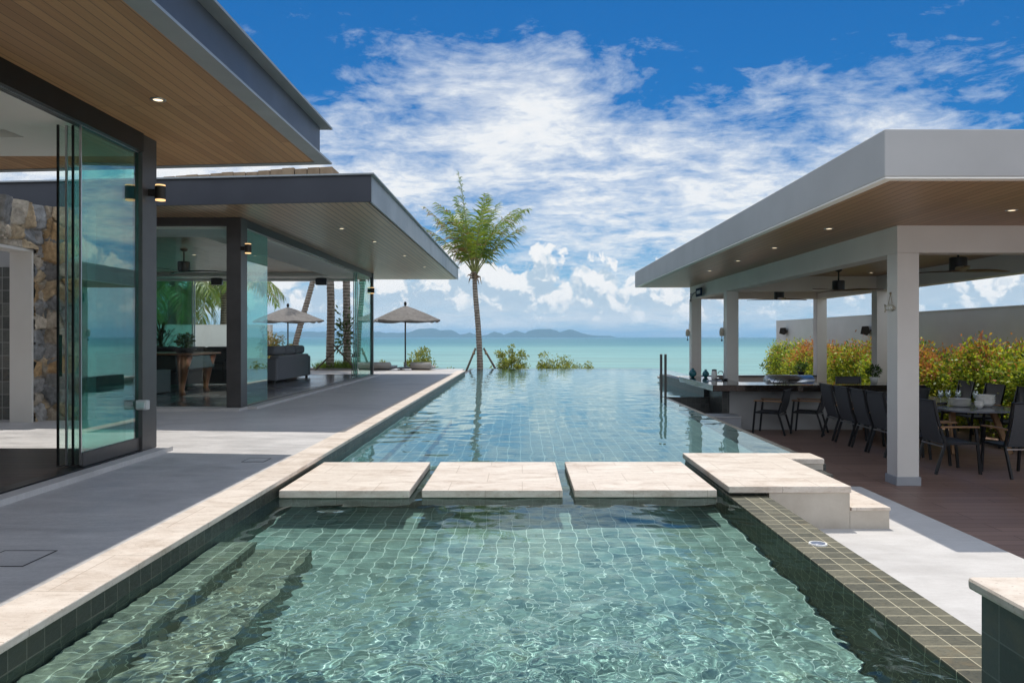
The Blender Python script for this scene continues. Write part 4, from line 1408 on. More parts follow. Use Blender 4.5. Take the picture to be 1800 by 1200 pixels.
def frond(r, base, az, el, length, droop, ll, nl, parts, rach, brown=0.0, twist=0.0, dense=1.0):
    """one palm frond: a drooping rachis with two rows of hanging leaflets"""
    n = 16
    pts = [np.array(base, float)]
    h = np.array([math.cos(az), math.sin(az), 0])
    sidev = np.array([-math.sin(az), math.cos(az), 0])
    for i in range(n):
        s = (i + .5) / n
        e = el - droop * s ** 1.5
        dvec = h * math.cos(e) + np.array([0, 0, 1]) * math.sin(e) + sidev * twist * s
        pts.append(pts[-1] + dvec / np.linalg.norm(dvec) * length / n)
    pts = np.array(pts)
    rach.append(pts)
    S_ = np.linspace(.19, .99, nl)
    t_ = S_ * n
    i0 = np.minimum(t_.astype(int), n - 1)
    fr = (t_ - i0)[:, None]
    P = pts[i0] * (1 - fr) + pts[i0 + 1] * fr
    T = pts[i0 + 1] - pts[i0]
    T /= np.linalg.norm(T, axis=1, keepdims=True)
    sd = np.cross(T, np.cross(sidev, T) * 0 + np.array([0, 0, 1.0]))
    nn = np.linalg.norm(sd, axis=1, keepdims=True)
    sd = np.where(nn > .2, sd / np.maximum(nn, 1e-6), sidev)
    up = np.cross(sd, T)
    g1 = np.array((.24, .30, .045)); g2 = np.array((.08, .14, .026)); b1 = np.array((.30, .19, .09)); yel = np.array((.25, .25, .05))
    for sg in (-1, 1):
        ln = ll * (np.sin(np.pi * np.clip(S_ * .88 + .10, 0, 1)) ** .7 + .12) * r.uniform(.8, 1.1, nl)
        ang = (1.22 - .48 * S_) + r.normal(0, .10, nl)
        D = T * np.cos(ang)[:, None] + (sd * sg) * np.sin(ang)[:, None] + up * r.normal(-.05, .14, (nl, 1))
        D /= np.linalg.norm(D, axis=1, keepdims=True)
        sag = np.array([0, 0, -1.0])
        w = .046 * r.uniform(.8, 1.15, nl)[:, None] * (ll / .75)
        Wd = np.cross(D, up)
        Wd /= np.linalg.norm(Wd, axis=1, keepdims=True) + 1e-9
        L = ln[:, None]
        dr = r.uniform(.25, .75, (nl, 1))
        a0 = P
        a1 = P + D * L * .45 + sag * L * dr * .22
        a2 = P + D * L * .95 + sag * L * dr * .95
        V = np.stack([a0 - Wd * w * .3, a0 + Wd * w * .3, a1 + Wd * w * .5, a1 - Wd * w * .5, a2 + Wd * w * .06, a2 - Wd * w * .06], 1)
        k = np.arange(nl)[:, None] * 6
        F = np.concatenate([k + np.array([[0, 1, 2, 3]]), k + np.array([[3, 2, 4, 5]])])
        mixf = r.uniform(0, 1, (nl, 1))
        col = g1 * mixf + g2 * (1 - mixf)
        col = np.where(r.uniform(0, 1, (nl, 1)) < .10, yel, col)
        isb = (r.uniform(0, 1, (nl, 1)) < brown)
        col = np.where(isb, b1 * r.uniform(.6, 1.1, (nl, 1)), col)
        keepm = r.uniform(0, 1, nl) < dense
        cc = np.repeat(np.concatenate([col, np.ones((nl, 1))], 1), 6, 0)
        F = F[np.concatenate([keepm, keepm])]
        parts.append((V.reshape(-1, 3), F, cc))


def palm(name, lab, base, path, r0, r1, specs, seed, group=None, husk=True, nl=52, ll=.75):
    r = np.random.default_rng(seed)
    t = thing(name, lab, 'palm tree', base, 0, group)
    bm = B()
    path = [Vector(p) for p in path]
    N = 46
    pts, rad = [], []
    for i in range(N + 1):
        s = i / N * (len(path) - 1)
        k = min(int(s), len(path) - 2)
        f = s - k
        p_ = path[max(k - 1, 0)]; q = path[min(k + 2, len(path) - 1)]
        a, b_ = path[k], path[k + 1]
        m0, m1 = (b_ - p_) * .5, (q - a) * .5
        pt = a * (2 * f ** 3 - 3 * f ** 2 + 1) + m0 * (f ** 3 - 2 * f ** 2 + f) + b_ * (-2 * f ** 3 + 3 * f ** 2) + m1 * (f ** 3 - f ** 2)
        u = i / N
        rr_ = r0 + (r1 - r0) * u + .35 * r0 * math.exp(-u * 9) + (r1 * .28 * sstep(u, .9, 1.0))
        for e in (1.05, .955):
            pts.append(pt + Vector((0, 0, .0 if e > 1 else .6 / N * (path[-1] - path[0]).length)))
            rad.append(rr_ * e * r.uniform(.98, 1.02))
    tube(bm, pts, rad, 14)
    obj('trunk', bm, 'bark', t, True, False)
    top = path[-1]
    parts, rach = [], []
    for (az, el, ln, dr, br, tw) in specs:
        el = min(el + (.06 if seed == 5 else 0), 1.45)
        bb = np.array(top) + np.array([math.cos(az), math.sin(az), 0]) * r1 * .6 + np.array([0, 0, r.uniform(-.12, .12)])
        frond(r, bb, az, el, ln, dr, ll, nl, parts, rach, br, tw)
    V, F, cc = join(parts)
    cr = obj('crown', (V, F), 'palm_leaf', t, False, False, cc)
    bm = B()
    for p in rach:
        k = len(p)
        tube(bm, [Vector(q) for q in p], [.034 * (1 - .88 * i / (k - 1)) * (2.0 if i == 0 else 1.25 if i == 1 else 1) for i in range(k)], 6)
    me_o = obj('stalks', bm, M['stalk'], cr, True, False)
    if husk:
        bm = B()
        for k in range(16):
            a = r.uniform(0, 6.28)
            z = r.uniform(-.45, .12)
            p0 = top + Vector((math.cos(a) * r1 * 1.0, math.sin(a) * r1 * 1.0, z))
            l = r.uniform(.25, .6)
            tube(bm, [p0, p0 + Vector((math.cos(a) * l * .35, math.sin(a) * l * .35, -l * .1 if k % 3 else l * .15)),
                      p0 + Vector((math.cos(a) * l * .5, math.sin(a) * l * .5, -l * .7 if k % 3 else .0))], [.05, .03, .008], 5)
        obj('husk', bm, 'husk', t, False, False)
    return t


M['stalk'] = noisy('frond_stalk', (.16, .19, .05), (.28, .26, .09), 8, .5)
rp = np.random.default_rng(42)
specs = []
# young upright crown: outer arching fronds, inner upright ones, a spear
for az, el, ln, dr, br, tw in ((2.95, 1.02, 3.8, .42, .55, .0), (.12, .98, 3.6, .30, .05, 0), (.30, 1.22, 4.1, 1.05, .05, .0), (2.7, 1.22, 3.5, .85, .08, 0),
                               (-.5, 1.22, 3.7, .95, .05, 0), (-2.5, 1.26, 3.6, .85, .1, 0), (1.3, 1.30, 3.7, .5, .05, 0), (1.9, 1.25, 3.6, .5, .05, 0),
                               (-1.3, 1.26, 3.6, .45, .05, .1), (.75, 1.34, 3.8, .55, .02, 0), (2.15, 1.30, 3.5, .7, .02, 0), (-.25, .92, 3.1, .55, .10, 0),
                               (-2.1, 1.05, 3.2, .5, .12, 0), 
                               (3.4, .84, 3.1, .5, .25, 0), (2.85, 1.37, 4.6, .04, .0, 0), (.9, 1.45, 3.7, .3, .0, 0), (-2.7, 1.42, 3.5, .3, 0, 0),
                               ):
    specs.append((az, el, ln, dr, br, tw))
palm('coconut_palm', 'young coconut palm with upright crown standing beyond the infinity edge', (-1.95, 34.2, -1.6),
     [(0, 0, 0), (.05, 0, 1.6), (-.02, 0, 3.4), (-.16, 0, 5.1), (-.20, 0, 6.05)], .15, .10, specs, 5, 'coconut palms on the shore', nl=44, ll=.88)
# timber props
for (dx_, dy_, lab) in ((-1.25, -.1, 'slanting timber prop left of the coconut palm trunk'), (1.75, .1, 'slanting timber prop right of the coconut palm trunk')):
    t = thing('timber_prop', lab, 'prop', (-1.95 + dx_, 34.2 + dy_, -1.6), 0, 'timber props of the palm')
    bm = B(); tube(bm, [(0, 0, 0), (-dx_ * .88, -dy_, 2.7)], .055, 8, .045); obj('pole', bm, 'stake', t, True, False)
    bm = B(); tube(bm, [(-dx_ * .80, -dy_ * .9, 2.42), (-dx_ * .83, -dy_ * .94, 2.52)], .062, 8); obj('binding', bm, 'rope', t, True, False)


def arched(seed, n, ln):
    r = np.random.default_rng(seed)
    return [(i * 6.283 / n + r.uniform(-.2, .2), r.uniform(.55, 1.1), ln * r.uniform(.85, 1.1), r.uniform(.7, 1.2), r.uniform(0, .25), 0) for i in range(n)]


def droopy(seed, n=13, ln=3.2):
    r = np.random.default_rng(seed)
    return [(i * 6.283 / n + r.uniform(-.2, .2), r.uniform(-.35, .7), ln * r.uniform(.85, 1.1), r.uniform(1.1, 1.9), r.uniform(0, .25), 0) for i in range(n)]


palm('coconut_palm', 'ringed palm trunk with dry husks beside the left parasol, leftmost upright trunk', (-7.08, 27.9, -1.0),
     [(0, 0, 0), (.02, 0, 1.8), (.05, 0, 3.8), (-.02, 0, 5.6)], .16, .13, arched(8, 9, 1.9), 8, 'coconut palms on the shore', nl=34, ll=.55)
palm('coconut_palm', 'straight ringed palm trunk with a small climber, right of the husked trunk', (-6.55, 28.4, -1.0),
     [(0, 0, 0), (0, 0, 2.0), (-.02, 0, 4.2), (-.05, 0, 6.0)], .15, .13, arched(9, 9, 2.0), 9, 'coconut palms on the shore', nl=34, ll=.55)
palm('coconut_palm', 'leaning grey palm trunk behind the left parasol', (-10.7, 34.5, -1.4),
     [(0, 0, 0), (.35, 0, 2.4), (1.0, 0, 4.8), (1.6, 0, 6.9)], .15, .11, arched(10, 8, 2.2), 10, 'coconut palms on the shore', nl=34, ll=.55)
palm('coconut_palm', 'dark palm with hanging fronds above the white garden wall, left one', (-16.6, 36, -1.5),
     [(0, 0, 0), (.1, 0, 2.0), (.0, 0, 4.2), (.1, 0, 5.75)], .24, .17, droopy(11, 17, 3.8), 11, 'palms behind the garden wall', nl=46, ll=.8)
palm('coconut_palm', 'palm with long hanging fronds above the white garden wall, right one', (-14.9, 37.5, -1.5),
     [(0, 0, 0), (.1, 0, 2.4), (.2, 0, 4.6), (.1, 0, 6.1)], .2, .16, droopy(12, 17, 3.8), 12, 'palms behind the garden wall', nl=46, ll=.8)

shore = 'shrubs beyond the infinity edge'
shrub('shore_shrub', 'tallest yellow green shore shrub between the two grey loungers and the palm', 'shrub', (-4.75, 33.8, -1.6), 2.55, 2.35, 2250, 21, shore)
shrub('shore_shrub', 'small yellow green shrub behind the parasol pole between two loungers', 'shrub', (-6.1, 33.6, -1.6), 2.05, 1.79, 1350, 22, shore)
shrub('shore_shrub', 'upright tufted shrub just right of the palm prop', 'shrub', (-.62, 35.5, -1.8), 3.35, 1.72, 1350, 23, shore, sparse=.42, stems=8)
shrub('shore_shrub', 'low small shrub right of the upright tufted shrub', 'shrub', (.05, 35.2, -1.8), 2.2, 1.1, 630, 24, shore)
shrub('shore_shrub', 'wide low shore shrub farther right of the palm', 'shrub', (1.75, 35.5, -1.8), 2.5, 2.9, 1950, 25, shore, stems=12)
shrub('shore_shrub', 'tall left tuft beside the wide low shore shrub', 'shrub', (1.15, 35.4, -1.8), 2.75, 1.24, 900, 26, shore)
shrub('shore_shrub', 'tiny low shrub at the right end of the shore shrubs', 'shrub', (3.2, 35.4, -1.8), 2.05, 1.24, 525, 27, shore)
shrub('shore_shrub', 'tiny low shrub at the foot of the coconut palm', 'shrub', (-1.35, 35.6, -1.8), 2.1, 1.38, 570, 28, shore)
shrub('shore_shrub', 'low trailing shrub left of the coconut palm prop', 'shrub', (-3.6, 34.4, -1.6), 1.85, 1.79, 570, 29, shore)
shrub('flowering_bush', 'dry yellow bush behind the sofa back seen through the living room', 'bush', (-10.9, 33.0, -1.6), 3.7, 1.7, 1500, 30,
      pal=((.30, .24, .07), (.16, .15, .05), (.32, .20, .10)), stems=14)

# hedge: leaf clumps over a box-like body, young red and yellow leaves at the top
def hedge():
    r = np.random.default_rng(77)
    t = thing('hedge', 'dense clipped hedge with red and yellow young leaves along the boundary wall', 'hedge', (9.7, 19, DECK))
    bm = B()
    for k in range(60):
        y = r.uniform(10, 28)
        x = r.uniform(9.45, 9.95)
        tube(bm, [(x, y, DECK), (x + r.uniform(-.1, .1), y + r.uniform(-.1, .1), DECK + .9)], .02, 5, .01)
    obj('stems', bm, 'stake', t)
    P, D, col, Ls = [], [], [], []
    pal = np.array([(.30, .40, .05), (.40, .46, .06), (.12, .19, .035), (.52, .50, .08)])
    red = np.array([(.50, .20, .09), (.52, .30, .08), (.46, .16, .10)])
    nb = 1750
    cy_ = 9.8 + 18.2 * r.uniform(0, 1, nb) ** 1.25
    top = 1.37 + .62 * np.clip((16 - cy_) / 6, 0, 1) + .16 * np.sin(cy_ * 2.1) + .12 * np.sin(cy_ * 5.3 + 1)
    u = r.uniform(0, 1, nb)
    face = r.uniform(0, 1, nb)
    for i in range(nb):
        if face[i] < .62:
            c = np.array([9.25 + .10 * math.sin(cy_[i] * 3.1) + r.normal(0, .07), cy_[i], DECK + .08 + (top[i] - .12) * u[i] ** .75])
            out = np.array([-1.0, -.15, .45])
        else:
            c = np.array([9.25 + .85 * u[i], cy_[i], DECK + top[i] + r.normal(0, .07)])
            out = np.array([-.2, -.1, 1.0])
        k = 26
        q = r.normal(0, 1, (k, 3))
        P.append(c + q * .105)
        D.append(out + r.normal(0, .75, (k, 3)))
        rel = (P[-1][:, 2] - DECK) / top[i]
        cc = pal[r.integers(0, 4, k)] * r.uniform(.65, 1.3, (k, 1))
        patch = .5 + .5 * math.sin(cy_[i] * 1.3 + .8) * math.sin(cy_[i] * .47 + 2)
        pr = np.clip((rel - .70) * 1.5, 0, .7) * (.2 + 2.0 * patch ** 2) * (1 if cy_[i] > 15.2 else .3)
        isr = r.uniform(0, 1, k) < pr
        cc[isr] = red[r.integers(0, 3, isr.sum())] * r.uniform(.7, 1.3, (isr.sum(), 1))
        col.append(cc)
        Ls.append(r.uniform(.06, .115, k))
    P, D, col, Ls = np.concatenate(P), np.concatenate(D), np.concatenate(col), np.concatenate(Ls)
    P[:, 0] = np.minimum(P[:, 0], 10.15)
    V, F, cc = leaves(P, D, Ls, Ls * .48, col, r)
    obj('foliage', (V, F), 'leaf', t, False, True, cc)
    # inner mass of twigs and old leaves, so that the wall behind does not show through
    n = 9000
    y = 9.8 + 18.2 * r.uniform(0, 1, n)
    Pi = np.stack([9.4 + .5 * r.uniform(0, 1, n), y, DECK + .05 + 1.3 * r.uniform(0, 1, n)], -1)
    V, F, cc = leaves(Pi, r.normal(0, 1, (n, 3)), r.uniform(.12, .22, n), r.uniform(.07, .12, n), pal[r.integers(0, 4, n)] * r.uniform(.6, 1.1, (n, 1)), r)
    obj('inner_foliage', (V, F), 'leaf', t, False, True, cc)


hedge()
shrub('shore_shrub', 'glossy green loose shrub at the seaward end of the hedge', 'shrub', (9.75, 28.7, -1.0), 2.2, 1.3, 1200, 41, None,
      pal=((.09, .15, .03), (.13, .19, .04), (.20, .21, .04)))


def pot_plant(lab, x, y, z, pr, ph, n, h, seed, potm, grassy=False, cat='potted plant'):
    r = np.random.default_rng(seed)
    t = thing('potted_plant', lab, cat, (x, y, z))
    bm = B(); lathe(bm, [(pr * .7, 0), (pr, ph * .9), (pr, ph), (pr * .9, ph), (pr * .85, ph * .85), (0, ph * .85)], n=24); obj('pot', bm, potm, t, True, False)
    if grassy:
        parts = []
        for k in range(n):
            a = r.uniform(0, 6.28); e = r.uniform(.2, 1.4)
            p = np.array([[0, 0, ph * .85 + r.uniform(0, h * .55)]])
            pts = []
            dirv = np.array([math.cos(a) * math.cos(e), math.sin(a) * math.cos(e), math.sin(e)])
            L = h * r.uniform(.4, .75)
            sd = np.array([-math.sin(a), math.cos(a), 0]) * .018
            q0 = p[0]; q1 = q0 + dirv * L * .6; q2 = q1 + dirv * L * .3 + np.array([0, 0, -L * .28])
            V = np.array([q0 - sd * .6, q0 + sd * .6, q1 + sd, q1 - sd, q2 + sd * .1, q2 - sd * .1])
            c = np.array((.05, .085, .025)) * r.uniform(.6, 1.5)
            parts.append((V, np.array([[0, 1, 2, 3], [3, 2, 4, 5]]), np.tile(np.append(c, 1), (6, 1))))
        V, F, cc = join(parts)
        obj('leaves', (V, F), 'leaf', t, False, False, cc)
        bm = B(); tube(bm, [(0, 0, ph * .8), (.02, .01, ph + h * .3), (0, 0, ph + h * .55)], .02, 6, .012); obj('stem', bm, 'stake', t, False, False)
    else:
        q = r.normal(0, 1, (n, 3)); q /= np.linalg.norm(q, axis=1, keepdims=True)
        P = np.array([0, 0, ph + h * .4]) + q * np.array([h * .5, h * .5, h * .45]) * r.uniform(.3, 1, (n, 1))
        pal = np.array([(.06, .11, .03), (.09, .15, .04), (.04, .075, .02)])
        V, F, cc = leaves(P, q + r.normal(0, .6, (n, 3)), h * .22 * r.uniform(.6, 1.2, n), h * .11 * r.uniform(.7, 1.2, n), pal[r.integers(0, 3, n)] * r.uniform(.7, 1.3, (n, 1)), r)
        obj('leaves', (V, F), 'leaf', t, False, False, cc)
    return t


pot_plant('small green plant in a white pot on the bar beside the back column', 7.55, 16.3, .624, .09, .12, 260, .30, 51, 'white_paint')
pot_plant('dark green plant in a black pot on the capping right of the barbecue', 8.1, 22.05, .492, .10, .10, 240, .34, 52, 'black')
pot_plant('low spreading plant in a shallow bowl on the copper edged table', -6.75, 15.2, 1.282, .22, .10, 320, .34, 53, 'terracotta')
pot_plant('tall spiky leaved plant in a dark pot behind the copper edged table', -10.55, 22.2, PLINTH, .25, .45, 90, 1.55, 54, 'black', True)
t = thing('planter_box', 'low concrete planter with grass around the palm trunks', 'planter', (-6.9, 28.2, .2))
bm = B()
bx(bm, -7.75, -5.55, 27.5, 27.6, -1.0, .46, .01); bx(bm, -7.75, -5.55, 29.0, 29.1, -1.0, .46, .01)
bx(bm, -7.75, -7.65, 27.6, 29.0, -1.0, .46, .01); bx(bm, -5.65, -5.55, 27.6, 29.0, -1.0, .46, .01)
obj('walls', bm, 'concrete', t)
box_obj('soil', -7.649, -5.651, 27.601, 28.999, -1.0, .40, 'soil', t)
r_ = np.random.default_rng(61)
n = 1800
P = np.stack([r_.uniform(-7.6, -5.7, n), r_.uniform(27.62, 28.98, n), np.full(n, .39)], -1)
V, F, cc = leaves(P, np.array([0, 0, 1.0]) + r_.normal(0, .45, (n, 3)), r_.uniform(.15, .42, n), r_.uniform(.015, .03, n),
                  np.array([(.13, .19, .03)]) * r_.uniform(.6, 1.5, (n, 1)), r_)
tag(obj('grass', (V, F), 'leaf', t, False, True, cc), kind='stuff')
for i, (x0_, x1_, lab) in enumerate(((-7.45, -6.6, 'crossed timber prop leaning left beside the husked palm trunk'), (-5.95, -6.9, 'crossed timber prop leaning right beside the husked palm trunk'))):
    t = thing('timber_prop', lab, 'prop', (x0_, 27.3, .39), 0, 'crossed props at the husked palm')
    bm = B(); tube(bm, [(0, 0, 0), (x1_ - x0_, .4, .95)], .03, 8); obj('pole', bm, 'stake', t, True, False)
    bm = B(); f_ = .66; tube(bm, [((x1_ - x0_) * f_, .4 * f_, .95 * f_), ((x1_ - x0_) * (f_ + .05), .4 * (f_ + .05), .95 * (f_ + .05))], .04, 8); obj('binding', bm, 'rope', t, True, False)
# climber on the straight trunk
r_ = np.random.default_rng(62)
t = thing('climbing_plant', 'leafy climber clinging to the straight palm trunk', 'climber', (-6.55, 28.25, 1.6))
n = 260
q = r_.normal(0, 1, (n, 3))
P = np.array([0, 0, .15]) + q * np.array([.20, .14, .42])
V, F, cc = leaves(P, q + np.array([0, -.4, .2]), r_.uniform(.10, .22, n), r_.uniform(.05, .10, n), np.array([(.06, .10, .03)]) * r_.uniform(.6, 1.5, (n, 1)), r_)
obj('leaves', (V, F), 'leaf', t, False, False, cc)
bm = B(); tube(bm, [(.0, .0, -1.2), (-.16, -.02, -.4), (.02, -.16, .2), (.1, -.1, .6)], .012, 6); obj('stem', bm, 'stake', t, False, False)


# ------------------------------------------------------------------ parasols, loungers, lantern
def parasol(lab, x, y, w, zt, rz, seed):
    r = random.Random(seed)
    t = thing('parasol', lab, 'parasol', (x, y, TERR), rz, 'canvas parasols on the terrace end')
    H = zt - TERR
    eh = .56
    bm = B()
    N = 8
    K = 7
    top = bm.verts.new((0, 0, H))
    rings = []
    for k in range(1, K + 1):
        s = k / K
        ring = []
        for j in range(N * 3):
            a = 2 * math.pi * j / (N * 3)
            rib = abs(((j / 3) % 1.0) - .5) * 2
            sq = 1 / max(abs(math.cos(a)), abs(math.sin(a)))
            rad = w / 2 * s * min(sq, 1.4) * (.975 + .025 * rib)
            z = H - eh * s ** 1.12 - .07 * s * (1 - rib) + r.uniform(-.012, .012) * s
            ring.append(bm.verts.new((rad * math.cos(a), rad * math.sin(a), z)))
        rings.append(ring)
    n = N * 3
    for j in range(n):
        bm.faces.new((top, rings[0][j], rings[0][(j + 1) % n]))
    for A_, B_ in zip(rings, rings[1:]):
        for j in range(n):
            bm.faces.new((A_[j], B_[j], B_[(j + 1) % n], A_[(j + 1) % n]))
    val = [bm.verts.new(v.co + Vector((0, 0, -.045))) for v in rings[-1]]
    for j in range(n):
        bm.faces.new((rings[-1][j], val[j], val[(j + 1) % n], rings[-1][(j + 1) % n]))
    cn = obj('canopy', bm, 'canopy', t, False, False)
    bm = B()
    for j in range(N):
        a = 2 * math.pi * (j + .0) / N
        sq = min(1 / max(abs(math.cos(a)), abs(math.sin(a))), 1.3)
        rad = w / 2 * min(1 / max(abs(math.cos(a)), abs(math.sin(a))), 1.4) * .985
        tube(bm, [(0, 0, H - .05), (rad * math.cos(a) * .5, rad * math.sin(a) * .5, H - eh * .46 - .06), (rad * math.cos(a), rad * math.sin(a), H - eh - .03)], .012, 6)
    obj('ribs', bm, 'pole', t, False, False)
    bm = B(); tube(bm, [(0, 0, .05), (0, 0, H + .02)], .03, 12); obj('pole', bm, 'pole', t, True, False)
    bm = B(); lathe(bm, [(.02, H), (.05, H + .02), (.055, H + .10), (.03, H + .15), (0, H + .16)], n=16); obj('finial', bm, 'bronze', t, True, False)
    bm = B(); lathe(bm, [(.30, 0), (.30, .05), (.06, .07), (.05, .25), (.035, .25)], n=24); obj('base', bm, 'concrete', t, False, False)
    return t


parasol('taupe canvas parasol standing between two grey loungers', -4.48, 29.1, 2.3, 2.80, R(17), 1)
parasol('taupe canvas parasol behind the sofa, farther left', -9.75, 31.6, 2.4, 2.84, R(30), 2)
bm = B()
prism(bm, [(-14, 27.42), (-2.3, 27.42), (-2.3, 30.2), (-14, 33.2)], -1.6, TERR - .06)
structure(obj('lower_terrace', bm, 'terrace'))


def lounger(lab, x, y, rz=0, first=None):
    if first is not None:
        return dup(first, (x, y, TERR), rz, lab)
    t = thing('sun_lounger', lab, 'lounger', (x, y, TERR), rz, 'grey loungers facing the sea')
    bm = B()
    n = 18
    # one bent shell: rolled head end towards the house, low bed towards the sea
    prof = []
    for i in range(n + 1):
        a = R(-60 + 200 * i / n)
        prof.append((-.16 * math.sin(a) - .0, .19 + .16 * (-math.cos(a)) + .03))
    bedp = [(-.17, .05), (-.21, .14), (-.18, .24), (-.09, .295), (.02, .29), (.12, .22), (.22, .14), (.45, .11), (1.0, .10), (1.65, .11), (1.68, .06), (.0, .04)]
    lo = [bm.verts.new((-.37, a, b_)) for a, b_ in bedp]
    hi = [bm.verts.new((.37, a, b_)) for a, b_ in bedp]
    k = len(bedp)
    for i in range(k):
        bm.faces.new((lo[i], lo[(i + 1) % k], hi[(i + 1) % k], hi[i]))
    bm.faces.new(lo[::-1]); bm.faces.new(hi)
    bmesh.ops.bevel(bm, geom=bm.edges[:], offset=.02, segments=2, affect='EDGES')
    obj('shell', bm, 'lounger', t, True, False)
    bm = B(); bx(bm, -.33, .33, -.1, 1.6, 0, .08, .01); obj('plinth', bm, 'pole', t, False, False)
    return t


l0 = lounger('grey wicker sun lounger nearest the slim glass door post', -5.18, 27.75)
lounger('grey wicker sun lounger nearest the coconut palm', -3.70, 27.75, 0, l0)
t = thing('side_table', 'low dark side table between the two loungers', 'side table', (-4.45, 27.9, TERR))
bm = B(); bx(bm, -.32, .32, -.25, .25, .06, .09, .006); obj('top', bm, 'pole', t, False, False)
bm = B(); lathe(bm, [(.14, 0), (.14, .02), (.03, .03), (.03, .06)], n=16); obj('foot', bm, 'pole', t, False, False)

t = thing('lantern', 'tall dark metal candle lantern on the floor by the far glass doors', 'lantern', (-5.02, 23.0, PLINTH + .001))
bm = B(); bx(bm, -.13, .13, -.13, .13, 0, .03, .004)
for sx in (-1, 1):
    for sy in (-1, 1):
        tube(bm, [(sx * .115, sy * .115, .03), (sx * .115, sy * .115, .55)], .009, 6)
bx(bm, -.13, .13, -.13, .13, .55, .57, .003)
obj('frame', bm, 'pole', t, False, False)
bm = B(); lathe(bm, [(.17, .572), (.05, .70), (.05, .74), (.0, .75)], n=4); obj('cap', bm, 'pole', t, False, False)
bm = B(); tube(bm, [(-.06, 0, .74), (-.07, 0, .86), (-.03, 0, .92), (.03, 0, .92), (.07, 0, .86), (.06, 0, .74)], .007, 6); obj('handle', bm, 'pole', t, False, False)
bm = B(); lathe(bm, [(.045, .031), (.045, .22), (0, .22)], n=18); obj('candle', bm, 'ceramic', t, False, False)
bm = B()
for sx, sy in ((-1, 0), (1, 0), (0, -1), (0, 1)):
    if sx:
        bx(bm, sx * .112 - .002, sx * .112 + .002, -.10, .10, .035, .545)
    else:
        bx(bm, -.10, .10, sy * .112 - .002, sy * .112 + .002, .035, .545)
obj('panes', bm, 'glass', t, False, False)


# ------------------------------------------------------------------ living room furniture
def sofa(lab, x0, x1, y0, y1, back, m, n_c):
    """back: side with the backrest ('x1' or 'y1')"""
    Fz = PLINTH + .001
    t = thing('sofa', lab, 'sofa', ((x0 + x1) / 2, (y0 + y1) / 2, Fz))
    bm = B(); bx(bm, x0 + .02, x1 - .02, y0 + .02, y1 - .02, Fz + .05, Fz + .36, .03, 3); obj('base', bm, m, t)
    if back == 'x1':
        bm = B(); bx(bm, x1 - .24, x1, y0 + .2, y1 - .2, Fz + .05, Fz + .68, .04, 3); obj('backrest', bm, m, t)
        for ya, yb in ((y0, y0 + .199), (y1 - .199, y1)):
            bm = B(); bx(bm, x0, x1, ya, yb, Fz + .05, Fz + .62, .04, 3); obj('arm', bm, m, t)
        L = (y1 - y0 - .42) / n_c
        for k in range(n_c):
            a = y0 + .21 + k * L
            bm = B(); bx(bm, x0, x1 - .26, a + .005, a + L - .005, Fz + .362, Fz + .50, .04, 3); obj('seat_cushion', bm, m, t)
            bm = B(); bx(bm, x1 - .46, x1 - .10, a + .01, a + L - .01, Fz + .683, Fz + .92, .08, 3); obj('back_cushion', bm, m, t)
    else:
        bm = B(); bx(bm, x0 + .2, x1 - .2, y1 - .24, y1, Fz + .05, Fz + .68, .04, 3); obj('backrest', bm, m, t)
        for xa, xb in ((x0, x0 + .199), (x1 - .199, x1)):
            bm = B(); bx(bm, xa, xb, y0, y1, Fz + .05, Fz + .62, .04, 3); obj('arm', bm, m, t)
        L = (x1 - x0 - .42) / n_c
        for k in range(n_c):
            a = x0 + .21 + k * L
            bm = B(); bx(bm, a + .005, a + L - .005, y0, y1 - .26, Fz + .362, Fz + .50, .04, 3); obj('seat_cushion', bm, m, t)
            bm = B(); bx(bm, a + .01, a + L - .01, y1 - .46, y1 - .10, Fz + .52, Fz + .92, .08, 3); obj('back_cushion', bm, m, t)
    for sx in (x0 + .1, x1 - .1):
        for sy in (y0 + .1, y1 - .1):
            bm = B(); bx(bm, sx - .03, sx + .03, sy - .03, sy + .03, Fz, Fz + .05); obj('foot', bm, 'black', t)
    return t


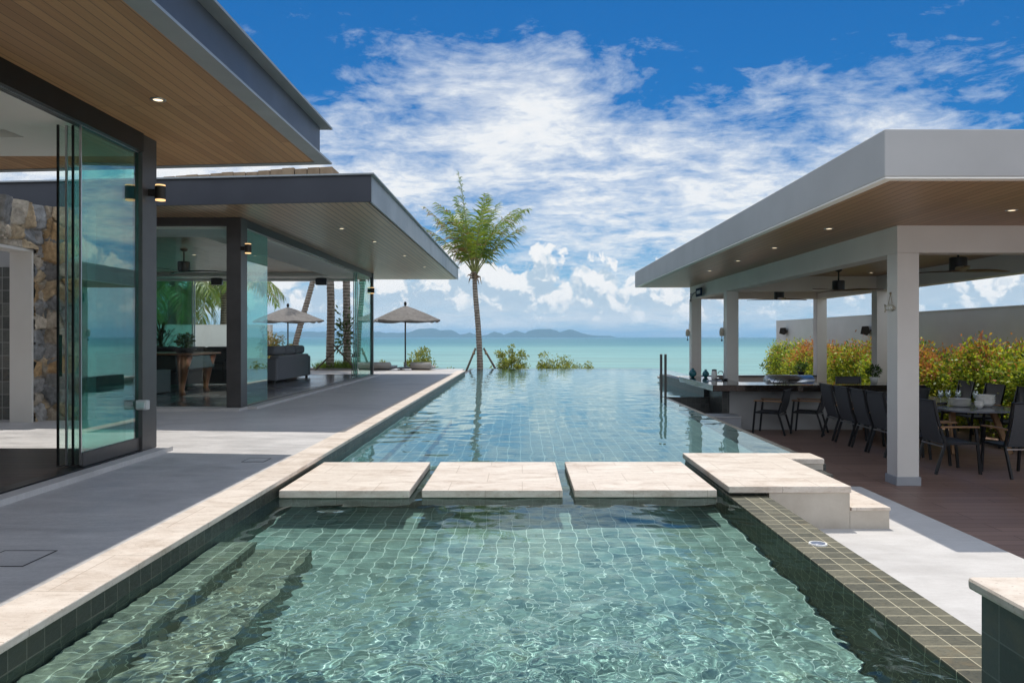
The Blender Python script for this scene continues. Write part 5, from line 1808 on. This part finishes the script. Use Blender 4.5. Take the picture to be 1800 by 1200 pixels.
sofa('charcoal fabric sofa with its back to the pool side opening', -7.2, -6.18, 19.1, 22.2, 'x1', 'sofa', 3)
sofa('black fabric sofa facing the front window behind the copper edged table', -9.4, -6.9, 18.0, 19.05, 'y1', 'sofa_dark', 3)
t = thing('chaise', 'black low chaise seat in front of the dark sofa', 'chaise', (-8.4, 17.4, PLINTH))
bm = B(); bx(bm, -9.2, -7.5, 16.95, 17.9, PLINTH + .08, PLINTH + .36, .04, 3); obj('base', bm, 'sofa_dark', t)
bm = B(); bx(bm, -9.18, -7.52, 16.97, 17.88, PLINTH + .362, PLINTH + .48, .05, 3); obj('cushion', bm, 'sofa_dark', t)
t = thing('copper_table', 'dark lacquer games table with copper edge and copper corner legs', 'table', (-8, 15.4, PLINTH))
FZ = PLINTH + .001
box_obj('table_top', -9.9, -6.42, 14.75, 16.2, FZ + .80, FZ + .84, 'copper', t, .012)
box_obj('apron', -9.8, -6.52, 14.85, 16.1, FZ + .52, FZ + .7995, 'ebony', t, .02)
for sx in (-9.62, -8.9, -6.60):
    if sx == -8.9:
        continue
    for sy in (14.86, 16.0):
        bm = B()
        tube(bm, [(sx, sy, FZ + .80), (sx + (.08 if sx > -8 else -.08) * -.6, sy + .03, FZ + .5), (sx - (.10 if sx > -8 else -.1), sy + .08, FZ + .12), (sx - (.07 if sx > -8 else -.07), sy + .06, FZ + .0)],
             [.15, .10, .05, .07], 10)
        obj('leg', bm, 'copper', t, True)
box_obj('pedestal', -9.3, -7.35, 15.05, 15.9, FZ, FZ + .5195, 'ebony', t, .03)
for (x, y, lab) in ((-9.35, 23.3, 'black ceiling speaker box on the left of the far header'), (-6.15, 23.3, 'black ceiling speaker box on the right of the far header')):
    t = thing('ceiling_speaker', lab, 'speaker', (x, y, 3.39), 0, 'speakers under the far header')
    bm = B(); prism(bm, [(-.17, -.10), (.17, -.10), (.14, .10), (-.14, .10)], -.20, 0, .01); bmesh.ops.translate(bm, verts=bm.verts[:], vec=(0, 0, -.0)); obj('cabinet', bm, 'black', t, False, False)
    bm = B(); bx(bm, -.15, .15, -.113, -.1005, -.18, -.02, .004); obj('grille', bm, 'sling', t, False, False)
